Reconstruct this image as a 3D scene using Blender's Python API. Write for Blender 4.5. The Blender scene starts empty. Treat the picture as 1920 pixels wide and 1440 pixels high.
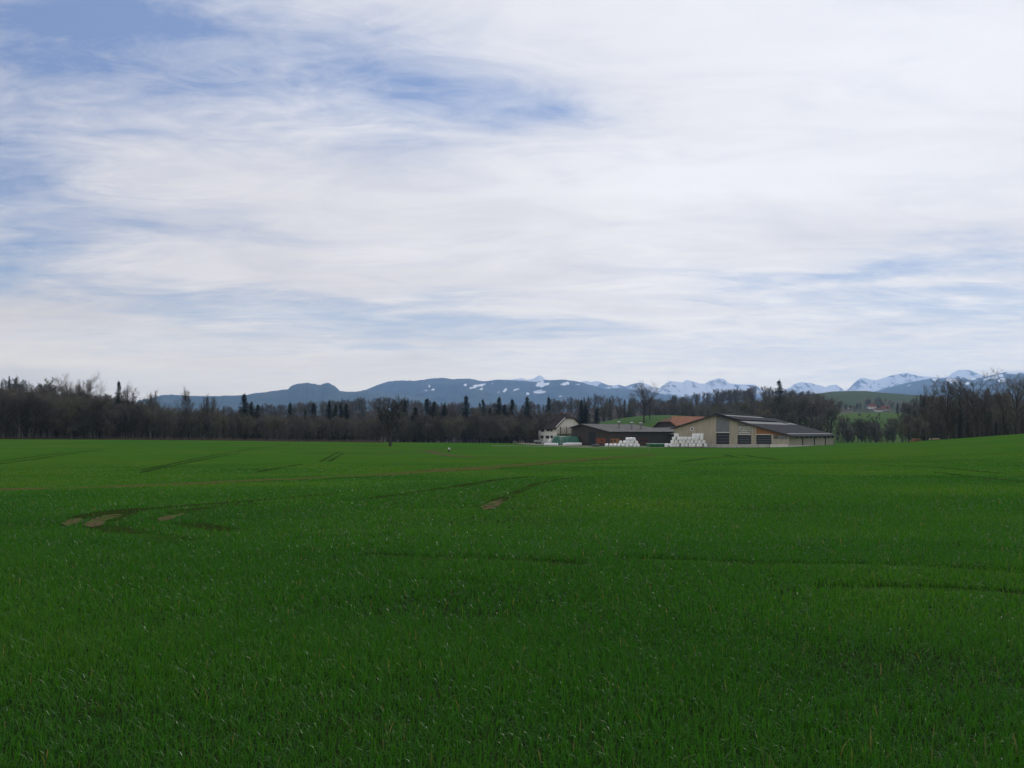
import bpy, math, random
import numpy as np
from mathutils import Vector, Matrix, noise as mnoise

random.seed(7); np.random.seed(7)
R = math.radians
SC = bpy.context.scene
COL = SC.collection

# ------------------------------------------------------------------ camera
F, CX, CY, HOR = 1663.0, 960.0, 720.0, 812.0
CAMZ = 1.6
PITCH = math.atan((HOR - CY) / F)
cam = bpy.data.cameras.new('camera'); cam_o = bpy.data.objects.new('camera', cam); COL.objects.link(cam_o)
cam.sensor_width = 36.0; cam.lens = 36.0 * F / 1920.0
cam.clip_start = 0.1; cam.clip_end = 40000.0
cam_o.location = (0, 0, CAMZ); cam_o.rotation_euler = (math.pi / 2 + PITCH, 0, 0)
SC.camera = cam_o

# ------------------------------------------------------------------ view, engine
SC.render.engine = 'CYCLES'
cy = SC.cycles
cy.max_bounces = 5; cy.diffuse_bounces = 2; cy.glossy_bounces = 1; cy.transmission_bounces = 2
cy.volume_bounces = 1; cy.transparent_max_bounces = 4
cy.caustics_reflective = False; cy.caustics_refractive = False
cy.use_denoising = True
SC.view_settings.view_transform = 'Standard'; SC.view_settings.look = 'None'
SC.view_settings.exposure = 0.0; SC.view_settings.gamma = 1.0
SC.view_settings.use_curve_mapping = False

def pdir(px, py):
    u = (px - CX) / F; v = (CY - py) / F
    return Vector((u, math.cos(PITCH) - v * math.sin(PITCH), math.sin(PITCH) + v * math.cos(PITCH)))
def P(px, py, d):
    k = pdir(px, py); s = d / k.y
    return Vector((k.x * s, d, CAMZ + k.z * s))
def azel(px, py):
    k = pdir(px, py).normalized()
    return math.atan2(k.x, k.y), math.asin(k.z)

# ------------------------------------------------------------------ sky and sun
HAZE_DENSITY, HAZE_COLOR, HAZE_G = 7.0e-5, (.34, .58, 1.0, 1), 0.60
HAZE_TOP, HAZE_FAR = 1240.0, 18000.0
AIR = (2.2, 3.8, 6.6)        # what the haze itself sends back, in sky units
SUN_AZ, SUN_EL = R(28), R(46)
world = bpy.data.worlds.new('World'); SC.world = world; world.use_nodes = True
wt = world.node_tree; wt.nodes.clear()
class NT:
    def __init__(s, t): s.t = t
    def sock(s, inp, v):
        if hasattr(v, 'is_linked') or isinstance(v, bpy.types.NodeSocket): s.t.links.new(v, inp)
        else: inp.default_value = v
    def m(s, op, a, b=None, c=None, clamp=False):
        n = s.t.nodes.new('ShaderNodeMath'); n.operation = op; n.use_clamp = clamp
        s.sock(n.inputs[0], a)
        if b is not None: s.sock(n.inputs[1], b)
        if c is not None: s.sock(n.inputs[2], c)
        return n.outputs[0]
    def rng(s, v, a, b, c=0.0, d=1.0, smooth=True):
        n = s.t.nodes.new('ShaderNodeMapRange'); n.interpolation_type = 'SMOOTHSTEP' if smooth else 'LINEAR'
        for i, x in enumerate((v, a, b, c, d)): s.sock(n.inputs[i], x)
        return n.outputs[0]
    def mix(s, f, a, b, mode='MIX'):
        n = s.t.nodes.new('ShaderNodeMix'); n.data_type = 'RGBA'; n.blend_type = mode
        s.sock(n.inputs[0], f)
        for i, x in ((6, a), (7, b)):
            s.sock(n.inputs[i], (*x, 1) if isinstance(x, tuple) and len(x) == 3 else x)
        return n.outputs[2]
    def noise(s, vec, scale, detail=4, rough=.55, dist=0.0, out=0):
        n = s.t.nodes.new('ShaderNodeTexNoise')
        if vec is not None: s.sock(n.inputs['Vector'], vec)
        n.inputs['Scale'].default_value = scale; n.inputs['Detail'].default_value = detail
        n.inputs['Roughness'].default_value = rough; n.inputs['Distortion'].default_value = dist
        return n.outputs[out]
    def comb(s, x, y, z):
        n = s.t.nodes.new('ShaderNodeCombineXYZ')
        for i, v in enumerate((x, y, z)): s.sock(n.inputs[i], v)
        return n.outputs[0]
    def sep(s, v):
        n = s.t.nodes.new('ShaderNodeSeparateXYZ'); s.t.links.new(v, n.inputs[0]); return n.outputs
W = NT(wt)
SKY_K = 0.10
tc = wt.nodes.new('ShaderNodeTexCoord')
dx, dy, dz = W.sep(tc.outputs['Generated'])
az = W.m('ARCTAN2', dx, dy)
el = W.m('ARCSINE', dz)
zp = W.m('MAXIMUM', dz, 0.0)
inv = W.m('DIVIDE', 1.0, W.m('ADD', zp, 0.10))
plane = W.comb(W.m('MULTIPLY', dx, inv), W.m('MULTIPLY', dy, inv), 0.0)
mapn = wt.nodes.new('ShaderNodeMapping'); wt.links.new(plane, mapn.inputs[0])
mapn.inputs['Rotation'].default_value = (0, 0, R(-16)); mapn.inputs['Scale'].default_value = (0.60, 1.05, 1)
cl = mapn.outputs[0]
n_big = W.noise(cl, 1.3, 3, .5, .6)
n_mid = W.noise(cl, 3.0, 8, .60, 1.3)
n_fine = W.noise(cl, 8.0, 9, .66, 1.6)
n_warp = wt.nodes.new('ShaderNodeTexNoise'); wt.links.new(cl, n_warp.inputs['Vector'])
n_warp.inputs['Scale'].default_value = 2.6; n_warp.inputs['Detail'].default_value = 5
wx, wy, wz = W.sep(n_warp.outputs['Color'])
azw = W.m('ADD', az, W.m('MULTIPLY', W.m('SUBTRACT', wx, .5), .20))
elw = W.m('ADD', el, W.m('MULTIPLY', W.m('SUBTRACT', wy, .5), .085))
# openings in the cirrus: (px, py, rx, ry, tilt, strength)
GAPS = [(190, 95, 330, 125, -3, .82), (500, 140, 350, 78, 4, .80), (360, 20, 360, 60, 0, .52), (840, 185, 220, 46, 4, .50), (1000, 212, 120, 22, 0, .66),
        (-20, 280, 150, 80, 0, .80), (-30, 350, 110, 40, 0, .5), (240, 262, 110, 13, -2, .42), (270, 418, 270, 27, 3, .42), (20, 447, 150, 26, -6, .85), (10, 505, 150, 28, -6, .75),
        (560, 598, 430, 32, 3, .55), (800, 572, 170, 16, -4, .35), (760, 628, 230, 17, 0, .52), (1030, 622, 120, 13, 3, .50), (250, 560, 200, 18, 0, .22),
        (1730, 505, 340, 24, 2, .62), (1500, 520, 200, 16, 4, .30), (1560, 572, 230, 20, 4, .42), (1880, 568, 180, 16, 0, .50), (1640, 640, 430, 40, -2, .50), (1850, 690, 260, 20, 0, .35),
        (330, 650, 260, 16, 0, .22)]
tot = None
for (px, py, rx, ry, tilt, st) in GAPS:
    a0, e0 = azel(px, py)
    da = W.m('SUBTRACT', azw, a0); de = W.m('SUBTRACT', elw, e0)
    c, s_ = math.cos(R(tilt)), math.sin(R(tilt))
    kx, ky = F / rx, F / ry
    pa = W.m('ADD', W.m('MULTIPLY', da, c * kx), W.m('MULTIPLY', de, -s_ * kx))
    pe = W.m('ADD', W.m('MULTIPLY', da, s_ * ky), W.m('MULTIPLY', de, c * ky))
    q = W.m('ADD', W.m('MULTIPLY', pa, pa), W.m('MULTIPLY', pe, pe))
    g = W.m('MULTIPLY', W.m('EXPONENT', W.m('MULTIPLY', q, -0.9)), st)
    tot = g if tot is None else W.m('SUBTRACT', W.m('ADD', tot, g), W.m('MULTIPLY', tot, g))
def puff(px, py, rx, ry, tilt):
    a0, e0 = azel(px, py); da = W.m('SUBTRACT', az, a0); de = W.m('SUBTRACT', el, e0); c, s_ = math.cos(R(tilt)), math.sin(R(tilt)); kx, ky = F / rx, F / ry
    pa = W.m('ADD', W.m('MULTIPLY', da, c * kx), W.m('MULTIPLY', de, -s_ * kx)); pe = W.m('ADD', W.m('MULTIPLY', da, s_ * ky), W.m('MULTIPLY', de, c * ky))
    return W.m('EXPONENT', W.m('MULTIPLY', W.m('ADD', W.m('MULTIPLY', pa, pa), W.m('MULTIPLY', pe, pe)), -1.0))
tot = W.m('MULTIPLY', tot, W.m('SUBTRACT', 1.0, W.m('MULTIPLY', puff(1775, 627, 50, 5, -6), .9)))
smudge = None
for a in ((1352, 700, 24, 5, 0), (1264, 697, 17, 7, -8), (1409, 702, 13, 4, 0), (775, 667, 24, 6, 4), (1815, 330, 200, 40, 0)):
    g = W.m('MULTIPLY', puff(*a), .5 if a[2] < 100 else .25); smudge = g if smudge is None else W.m('ADD', smudge, g)
# beyond the frame the same broken cirrus goes on
beyond = W.rng(W.m('ABSOLUTE', az), .62, .9)
gen = W.m('MULTIPLY', beyond, W.rng(n_big, .40, .66, 0.0, .6))
tot = W.m('ADD', tot, gen)
detail = W.m('ADD', W.m('MULTIPLY', W.m('SUBTRACT', n_mid, .5), 1.7), W.m('MULTIPLY', W.m('SUBTRACT', n_fine, .5), 1.0))
tex = W.m('MULTIPLY', detail, W.rng(tot, .0, .35, .16, .85, False))
cover = W.m('SUBTRACT', 1.0, W.m('SUBTRACT', tot, tex), clamp=True)
cover = W.rng(cover, .0, 1.0, .10, .985, False)
veil = W.rng(n_big, .38, .62, .0, .22)
wisp = W.m('ADD', W.m('MULTIPLY', W.m('SUBTRACT', n_mid, .5), 1.3), W.m('MULTIPLY', W.m('SUBTRACT', n_fine, .5), .9))
cover = W.m('MAXIMUM', cover, W.m('MAXIMUM', .06, W.m('ADD', W.m('ADD', veil, .17), wisp)))
sky = wt.nodes.new('ShaderNodeTexSky'); sky.sky_type = 'NISHITA'; sky.sun_disc = False
sky.sun_elevation = SUN_EL; sky.sun_rotation = SUN_AZ; sky.altitude = 550; sky.air_density = 1.0; sky.dust_density = 0.6; sky.ozone_density = 1.6
blue = W.mix(1.0, sky.outputs[0], (0.62, 0.70, 0.78), 'MULTIPLY')
blue = W.mix(.55, blue, (2.15, 3.40, 6.5))
blue = W.mix(W.m('MULTIPLY', W.rng(el, R(3), R(16), 1.0, 0.0), .85), blue, (4.0, 5.3, 7.2))
# cloud radiance: bright towards the veiled sun, greyer away from it
sd = Vector((math.sin(SUN_AZ) * math.cos(SUN_EL), math.cos(SUN_AZ) * math.cos(SUN_EL), math.sin(SUN_EL)))
cosang = W.m('ADD', W.m('ADD', W.m('MULTIPLY', dx, sd.x), W.m('MULTIPLY', dy, sd.y)), W.m('MULTIPLY', dz, sd.z))
glow = W.rng(cosang, .45, 1.0)
shade = W.m('ADD', W.m('MULTIPLY', W.m('SUBTRACT', n_big, .5), 1.5), W.m('MULTIPLY', W.m('SUBTRACT', n_mid, .5), .75))
lum = W.m('ADD', W.m('ADD', 7.1, W.m('MULTIPLY', shade, 1.75)), W.m('MULTIPLY', glow, 1.15))
ccol = W.mix(W.rng(lum, 5.8, 8.6), (.925, .945, 1.06), (.98, .985, 1.035))
cloud = W.mix(1.0, ccol, W.comb(lum, lum, lum), 'MULTIPLY')
skyc = W.mix(cover, blue, cloud)
low = W.rng(el, R(0.5), R(10.0), 1.0, 0.0)
skyc = W.mix(W.m('MULTIPLY', low, .62), skyc, (7.15, 7.7, 8.7))
skyc = W.mix(W.m('MULTIPLY', smudge, .45), skyc, (5.2, 5.6, 6.6))
# the sky above the haze is brighter than what reaches the ground through it
pathl = W.m('MINIMUM', HAZE_FAR, W.m('DIVIDE', HAZE_TOP, W.m('MAXIMUM', dz, .02)))
Tr = W.m('EXPONENT', W.m('MULTIPLY', pathl, -HAZE_DENSITY))
iT = W.m('SUBTRACT', 1.0, Tr)
air = W.mix(1.0, AIR + (1,), W.comb(iT, iT, iT), 'MULTIPLY')
rest = W.mix(1.0, skyc, air, 'SUBTRACT')
skyc = W.mix(1.0, rest, W.comb(Tr, Tr, Tr), 'DIVIDE')
below = W.rng(dz, -.02, 0.0)
skyc = W.mix(below, (.5, .7, .35), skyc)
bg = wt.nodes.new('ShaderNodeBackground'); bg.inputs['Strength'].default_value = SKY_K
wt.links.new(skyc, bg.inputs['Color'])
wo = wt.nodes.new('ShaderNodeOutputWorld'); wt.links.new(bg.outputs[0], wo.inputs['Surface'])

sun = bpy.data.lights.new('sun', 'SUN'); sun.energy = 1.5; sun.angle = R(12); sun.color = (1.0, .95, .88)
sun_o = bpy.data.objects.new('sun', sun); COL.objects.link(sun_o)
sun_o.rotation_euler = Vector(sd).to_track_quat('Z', 'Y').to_euler(); sun_o.location = (0, 0, 60)


# ------------------------------------------------------------------ helpers
def tag(o, label=None, cat=None, group=None, kind=None):
    if label: o['label'] = label
    if cat: o['category'] = cat
    if group: o['group'] = group
    if kind: o['kind'] = kind
    return o
def link(name, me, mat=None, parent=None, loc=None):
    o = bpy.data.objects.new(name, me)
    if mat is not None and me is not None and len(me.materials) == 0: me.materials.append(mat)
    COL.objects.link(o)
    if parent is not None: o.parent = parent
    if loc is not None: o.location = loc
    return o
def thing(name, loc, label, cat, group=None, rz=0):
    o = bpy.data.objects.new(name, None); COL.objects.link(o); o.location = loc; o.rotation_euler = (0, 0, rz)
    o.empty_display_size = .5
    return tag(o, label, cat, group)
def mesh_np(name, v, f4=None, f3=None, smooth=False):
    me = bpy.data.meshes.new(name)
    v = np.asarray(v, np.float32)
    loops = []; starts = []; tot = 0; n = 0
    parts = []
    if f4 is not None and len(f4):
        f4 = np.asarray(f4, np.int32); parts.append((f4, 4))
    if f3 is not None and len(f3):
        f3 = np.asarray(f3, np.int32); parts.append((f3, 3))
    idx = np.concatenate([p.ravel() for p, k in parts]); cnt = np.concatenate([np.full(len(p), k, np.int32) for p, k in parts])
    st = np.concatenate([[0], np.cumsum(cnt)[:-1]]).astype(np.int32)
    me.vertices.add(len(v)); me.vertices.foreach_set('co', v.ravel())
    me.loops.add(len(idx)); me.loops.foreach_set('vertex_index', idx)
    me.polygons.add(len(cnt)); me.polygons.foreach_set('loop_start', st); me.polygons.foreach_set('loop_total', cnt)
    if smooth: me.polygons.foreach_set('use_smooth', np.ones(len(cnt), bool))
    me.update(calc_edges=True); me.validate()
    return me
def attr(me, name, vals):
    a = me.attributes.new(name, 'FLOAT', 'POINT'); a.data.foreach_set('value', np.asarray(vals, np.float32))

_lat = {}
def vnoise(x, y, seed=0):
    if seed not in _lat: _lat[seed] = np.random.RandomState(seed + 100).rand(256, 256)
    L = _lat[seed]
    xi = np.floor(x).astype(int); yi = np.floor(y).astype(int); fx = x - xi; fy = y - yi
    fx = fx * fx * (3 - 2 * fx); fy = fy * fy * (3 - 2 * fy)
    a = L[yi & 255, xi & 255]; b = L[yi & 255, (xi + 1) & 255]; c = L[(yi + 1) & 255, xi & 255]; d = L[(yi + 1) & 255, (xi + 1) & 255]
    return (a * (1 - fx) + b * fx) * (1 - fy) + (c * (1 - fx) + d * fx) * fy
def fbm(x, y, seed=0, oct=5, g=.5):
    s = 0; a = 1; t = 0
    for i in range(oct):
        s = s + a * vnoise(x * 2 ** i + 17.3 * i, y * 2 ** i + 5.1 * i, seed + i); t += a; a *= g
    return s / t
def ridged(x, y, seed=0, oct=5, g=.5):
    s = 0; a = 1; t = 0
    for i in range(oct):
        s = s + a * (1 - np.abs(2 * vnoise(x * 2 ** i + 9.3 * i, y * 2 ** i + 3.1 * i, seed + i) - 1)); t += a; a *= g
    return s / t
def sstep(a, b, x):
    t = np.clip((x - a) / (b - a), 0, 1); return t * t * (3 - 2 * t)

# ------------------------------------------------------------------ materials
MATS = {}
def mat(name, color, rough=.8, var=.0, scale=3.0, color2=None, spec=.3, metallic=0.0, bump=0.0, objrand=0.0, coord='Object', stretch=None, detail=5):
    if name in MATS: return MATS[name]
    m = bpy.data.materials.new(name); m.use_nodes = True; t = m.node_tree; N = NT(t)
    b = t.nodes['Principled BSDF']; b.inputs['Roughness'].default_value = rough; b.inputs['Specular IOR Level'].default_value = spec
    b.inputs['Metallic'].default_value = metallic
    c1 = (*color, 1); out = None
    tcn = t.nodes.new('ShaderNodeTexCoord'); vec = tcn.outputs[coord]
    if stretch:
        mp = t.nodes.new('ShaderNodeMapping'); mp.inputs['Scale'].default_value = stretch; t.links.new(vec, mp.inputs[0]); vec = mp.outputs[0]
    if color2 is None and var > 0: color2 = tuple(min(1, c * (1 - var)) for c in color)
    if color2 is not None:
        f = N.rng(N.noise(vec, scale, detail, .6), .32, .68)
        out = N.mix(f, c1, (*color2, 1))
    if objrand > 0:
        oi = t.nodes.new('ShaderNodeObjectInfo')
        hs = t.nodes.new('ShaderNodeHueSaturation')
        hs.inputs['Color'].default_value = c1
        if out is not None: t.links.new(out, hs.inputs['Color'])
        t.links.new(N.rng(oi.outputs['Random'], 0, 1, 1 - objrand, 1 + objrand, False), hs.inputs['Value'])
        r2 = N.m('FRACT', N.m('MULTIPLY', oi.outputs['Random'], 7.31))
        t.links.new(N.rng(r2, 0, 1, .5 - objrand * .07, .5 + objrand * .07, False), hs.inputs['Hue'])
        out = hs.outputs[0]
    if out is not None: t.links.new(out, b.inputs['Base Color'])
    else: b.inputs['Base Color'].default_value = c1
    if bump > 0:
        bn = t.nodes.new('ShaderNodeBump'); bn.inputs['Strength'].default_value = bump; bn.inputs['Distance'].default_value = .03
        t.links.new(N.noise(vec, scale * 3, 5, .6), bn.inputs['Height']); t.links.new(bn.outputs[0], b.inputs['Normal'])
    MATS[name] = m
    return m

bark = mat('bark', (.055, .048, .042), .9, .4, 2.0, objrand=.35)
bark_pale = mat('bark_pale', (.15, .14, .115), .9, .3, 2.0)
twig = mat('twig', (.094, .083, .066), .9, .35, .6, objrand=.40)
twig_olive = mat('twig_olive', (.088, .088, .055), .9, .35, .6, objrand=.35)
twig_dark = mat('twig_dark', (.040, .040, .028), .9, .3, .6)
twig_red = mat('twig_red', (.075, .048, .034), .9, .35, .6, objrand=.3)
needle = mat('needle', (.022, .042, .024), .75, .5, .8, objrand=.3)
ivy_leaf = mat('ivy_leaf', (.04, .065, .02), .6, .4, 2.0, objrand=.3)

# ------------------------------------------------------------------ terrain
UC = [-2.2, -1.2, -.8] + [(p - CX) / F for p in (0, 300, 640, 840, 1000, 1130, 1260, 1420, 1560, 1605, 1700, 1790, 1920)] + [.85, 1.2, 2.2]
PC = [CX + u * F for u in UC]
# for each depth: the picture row its ground stands at, per column
ROWS = {
 4.2: 1440, 6.85: 1200, 11.6: 1041, 19.0: 969,
 32.0: [928, 928, 927, 925, 917, 908, 904, 902, 901, 900, 900, 900, 900, 900, 900, 900, 900, 900, 900],
 60.0: [893, 893, 893, 893, 888, 883, 880, 879, 878, 878, 877, 876, 875, 873, 872, 870, 868, 866, 866],
 110.: [868, 868, 868, 868, 866, 864, 863, 862, 862, 861, 860, 859, 857, 854, 850, 840, 830, 826, 826],
 170.: [849, 849, 850, 850, 851, 853, 856, 857, 857, 855, 853, 850, 847, 842, 834, 818, 808, 804, 804],
 215.: [838, 838, 840, 841, 843, 846, 852, 853, 853, 852, 848, 844, 842, 834, 824, 807, 798, 796, 796],
 260.: [830, 830, 831, 832, 834, 838, 848, 847, 846, 845, 843, 841, 840, 828, 822, 810, 805, 804, 804],
 300.: [824, 824, 825, 826, 828, 833, 842, 840, 841, 840, 839, 839, 839, 825, 823, 816, 814, 814, 814],
 330.: [821, 821, 822, 822, 824, 830, 837, 836, 838, 838, 838, 838.5, 838.5, 823, 826, 822, 822, 822, 822],
 360.: [823, 823, 823, 823, 823, 828, 832, 832, 835, 836, 837, 838, 838, 822, 830, 828, 828, 828, 828],
 400.: [827, 827, 827, 827, 827, 828, 829, 829, 832, 833, 835, 836, 836, 822, 834, 832, 832, 832, 832],
 450.: [832, 832, 832, 832, 832, 832, 832, 832, 834, 835, 836, 828, 821.5, 824, 836, 835, 835, 835, 835],
 520.: 835, 800.: 838, 1300.: 836, 2500.: 830, 6000.: 822, 18000.: 814}
ds = sorted(ROWS)
Z = np.zeros((len(ds), len(UC)))
for i, d in enumerate(ds):
    r = ROWS[d]
    for j in range(len(UC)):
        Z[i, j] = P(PC[j], r[j] if isinstance(r, list) else r, d).z
GN_, GM_ = 420, 420
ugrid = np.linspace(-2.2, 2.2, GM_); lgrid = np.linspace(math.log(ds[0]), math.log(ds[-1]), GN_)
ld = np.log(np.array(ds))
T1 = np.array([np.interp(lgrid, ld, Z[:, j]) for j in range(len(UC))]).T
T2 = np.array([np.interp(ugrid, UC, T1[i]) for i in range(GN_)])
def gblur(a, s, ax):
    k = np.arange(-int(3 * s), int(3 * s) + 1); w = np.exp(-k * k / (2 * s * s)); w /= w.sum()
    pad = [(0, 0), (0, 0)]; pad[ax] = (len(k) // 2, len(k) // 2)
    ap = np.pad(a, pad, mode='edge')
    return np.apply_along_axis(lambda r: np.convolve(r, w, 'valid'), ax, ap)
ZT = gblur(gblur(T2, 3.0, 0), 7.0, 1)
def ground_z(x, y):
    x = np.asarray(x, float); y = np.asarray(y, float)
    yc = np.clip(y, ds[0], ds[-1] * .999)
    u = np.clip(x / np.maximum(yc, 6), -2.19, 2.19)
    fi = (np.log(yc) - lgrid[0]) / (lgrid[1] - lgrid[0]); fj = (u - ugrid[0]) / (ugrid[1] - ugrid[0])
    i = np.clip(fi.astype(int), 0, GN_ - 2); j = np.clip(fj.astype(int), 0, GM_ - 2); a = fi - i; b = fj - j
    z = (ZT[i, j] * (1 - b) + ZT[i, j + 1] * b) * (1 - a) + (ZT[i + 1, j] * (1 - b) + ZT[i + 1, j + 1] * b) * a
    z = z + (vnoise(x / 5.0, y / 5.0, 3) - .5) * .05 * sstep(2, 12, np.abs(y)) + (vnoise(x / 23.0, y / 23.0, 4) - .5) * .22 * sstep(12, 60, y)
    return z
RIDGES = []
def surf(x, y):
    z = float(ground_z(np.array([x]), np.array([y]))[0])
    for fn in RIDGES: z = max(z, fn(x, y))
    return z
def gpt(px, py, d0=3.0, d1=3000.0):
    """first ground point seen at a pixel"""
    k = pdir(px, py)
    d = np.exp(np.linspace(math.log(d0), math.log(d1), 1400))
    zr = CAMZ + k.z / k.y * d; xs = k.x / k.y * d
    g = ground_z(xs, d)
    hit = np.nonzero(zr <= g)[0]
    i = hit[0] if len(hit) else int(np.argmin(np.where(d > 60, (zr - g) / d, 9)))
    if i > 0 and len(hit):
        a = zr[i - 1] - g[i - 1]; b = g[i] - zr[i]; t = a / (a + b + 1e-9); dd = d[i - 1] + (d[i] - d[i - 1]) * t
    else: dd = d[i]
    x = k.x / k.y * dd
    return Vector((x, dd, float(ground_z(np.array([x]), np.array([dd]))[0])))

def far_depth(px, py, d0=700.0, d1=1700.0):
    """distance at which the far hillside is seen at this pixel"""
    k = pdir(px, py); d = d0
    while d < d1:
        if CAMZ + k.z / k.y * d <= surf(k.x / k.y * d, d): return d
        d += 4.0
    return d1
def ground_material():
    m = bpy.data.materials.new('crop_field'); m.use_nodes = True; t = m.node_tree; N = NT(t)
    b = t.nodes['Principled BSDF']; b.inputs['Roughness'].default_value = 1.0; b.inputs['Specular IOR Level'].default_value = 0.0
    g = t.nodes.new('ShaderNodeNewGeometry'); pos = g.outputs['Position']
    x, y, z = N.sep(pos)
    n1 = N.noise(pos, .035, 4, .6); n2 = N.noise(pos, .35, 5, .65); n3 = N.noise(pos, 3.0, 6, .7)
    far = N.mix(N.rng(n1, .35, .65), (.036, .108, .014), (.056, .116, .014))
    far = N.mix(N.m('MULTIPLY', N.rng(n2, .40, .75), .40), far, (.026, .082, .010))
    far = N.mix(N.m('MULTIPLY', N.rng(n3, .45, .75), .45), far, (.022, .068, .010))
    far = N.mix(N.m('MULTIPLY', N.rng(n1, .56, .75), .35), far, (.060, .100, .020))
    soil = N.mix(N.rng(n3, .3, .7), (.018, .028, .010), (.014, .036, .009))
    d = N.m('SQRT', N.m('ADD', N.m('MULTIPLY', x, x), N.m('MULTIPLY', y, y)))
    f = N.rng(N.m('ADD', d, N.m('MULTIPLY', N.m('SUBTRACT', n2, .5), 16)), 14, 34)
    c = N.mix(f, soil, far)
    t.links.new(c, b.inputs['Base Color'])
    bn = t.nodes.new('ShaderNodeBump'); bn.inputs['Strength'].default_value = .6; bn.inputs['Distance'].default_value = .10
    t.links.new(N.noise(pos, 5.0, 5, .7), bn.inputs['Height']); t.links.new(bn.outputs[0], b.inputs['Normal'])
    return m
M_FIELD = ground_material()
yrows = np.concatenate([[-120, -60, -30, -14, -6, -2, 0.5, 2, 3], np.exp(np.arange(math.log(3.6), math.log(17800), .021))])
us = np.linspace(-1.25, 1.25, 400)
yy, uu = np.meshgrid(yrows, us, indexing='ij')
xx = uu * (np.abs(yy) + 8.0)
zz = ground_z(xx, yy)
n_r, n_c = yy.shape
idx = np.arange(n_r * n_c).reshape(n_r, n_c)
quads = np.stack([idx[:-1, :-1], idx[:-1, 1:], idx[1:, 1:], idx[1:, :-1]], -1).reshape(-1, 4)
ground = link('ground', mesh_np('ground', np.stack([xx, yy, zz], -1).reshape(-1, 3), quads, smooth=True), M_FIELD)
tag(ground, 'rolling green field of young wheat reaching to the farm and woods', None, None, 'structure')

# ---- hills and mountains: ridge = crest traced at its own distance, with front slope, gullies and back slope
def ridge(name, pts, d, front, back, foot, rough, material, label, step=3.0, rows=60, fn_reg=False, crest_noise=0.0, snow=None, seed=0, expo=1.0, gull=60.0, depthvar=0.0, height_off=0.0):
    px = np.arange(pts[0][0], pts[-1][0] + .1, step)
    py = np.interp(px, [p[0] for p in pts], [p[1] for p in pts])
    if crest_noise: py = py - crest_noise * (ridged(px / 7.0, px * 0 + seed, seed, 3) - .55) - crest_noise * .6 * (vnoise(px / 2.1, px * 0 + 3.3, seed + 5) - .5)
    u = (px - CX) / F
    dd = d * (1 + depthvar * (vnoise(px / 160.0, px * 0 + .5, seed + 9) - .5))
    kz = (np.sin(PITCH) + (CY - py) / F * np.cos(PITCH)) / (np.cos(PITCH) - (CY - py) / F * np.sin(PITCH))
    kx = u / (np.cos(PITCH) - (CY - py) / F * np.sin(PITCH))
    cz = CAMZ + kz * dd - height_off
    nf = int(rows * .72); nb = rows - nf
    s = np.concatenate([np.linspace(-1, 0, nf, endpoint=False), np.linspace(0, 1, nb)])
    S, U = np.meshgrid(s, np.arange(len(px)), indexing='ij')
    y = np.where(S < 0, dd[None, :] + S * front, dd[None, :] + S * back)
    x = kx[None, :] * y
    a = np.abs(S)
    prof = (.5 + .5 * np.cos(np.pi * a)) * (1 - expo) + (1 - a) * expo if expo <= 1 else (1 - a) ** expo
    edge = sstep(0, 6, np.arange(len(px)))[None, :] * sstep(0, 6, np.arange(len(px))[::-1])[None, :]
    h = foot + (cz[None, :] - foot) * prof * (.15 + .85 * edge)
    rn = ridged(x / gull, y / (gull * 1.6), seed, 5, .55) - .62
    h = h + rough * rn * np.sin(np.pi * np.clip(a * 1.0, 0, 1)) ** 1.15 * np.clip((cz[None, :] - foot) / max(1.0, (cz - foot).max()), .2, 1)
    nR, nC = S.shape
    ii = np.arange(nR * nC).reshape(nR, nC)
    q = np.stack([ii[:-1, :-1], ii[:-1, 1:], ii[1:, 1:], ii[1:, :-1]], -1).reshape(-1, 4)
    me = mesh_np(name, np.stack([x, y, h], -1).reshape(-1, 3), q, smooth=True)
    if snow is not None:
        # picture position of every vertex, only to say where on the slope the snowfields lie
        dep = y * math.cos(PITCH) + (h - CAMZ) * math.sin(PITCH)
        vpx = CX + F * x / dep; vpy = CY - F * ((h - CAMZ) * math.cos(PITCH) - y * math.sin(PITCH)) / dep
        gy = np.gradient(h, axis=0) / (np.gradient(y, axis=0) + 1e-6)
        gx = np.gradient(h, axis=1) / (np.gradient(x, axis=1) + 1e-6)
        attr(me, 'snow', snow(vpx, vpy, x, y, h, gx, gy).ravel())
    o = link(name, me, material); tag(o, label, None, None, 'structure')
    if fn_reg:
        kxa = kx.copy(); order = np.argsort(kxa)
        def fn(X, Y):
            uq = X / Y
            if uq < kxa[0] or uq > kxa[-1]: return -1e9
            dloc = np.interp(uq, kxa, dd); c0 = np.interp(uq, kxa, np.arange(len(kxa)))
            ss = (Y - dloc) / (front if Y < dloc else back)
            if abs(ss) > 1: return -1e9
            r = np.interp(ss, s, np.arange(nR)); i = min(int(r), nR - 2); j = min(int(c0), nC - 2); fa = r - i; fb = c0 - j
            return (h[i, j] * (1 - fb) + h[i, j + 1] * fb) * (1 - fa) + (h[i + 1, j] * (1 - fb) + h[i + 1, j + 1] * fb) * fa
        RIDGES.append(fn)
    return o

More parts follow.
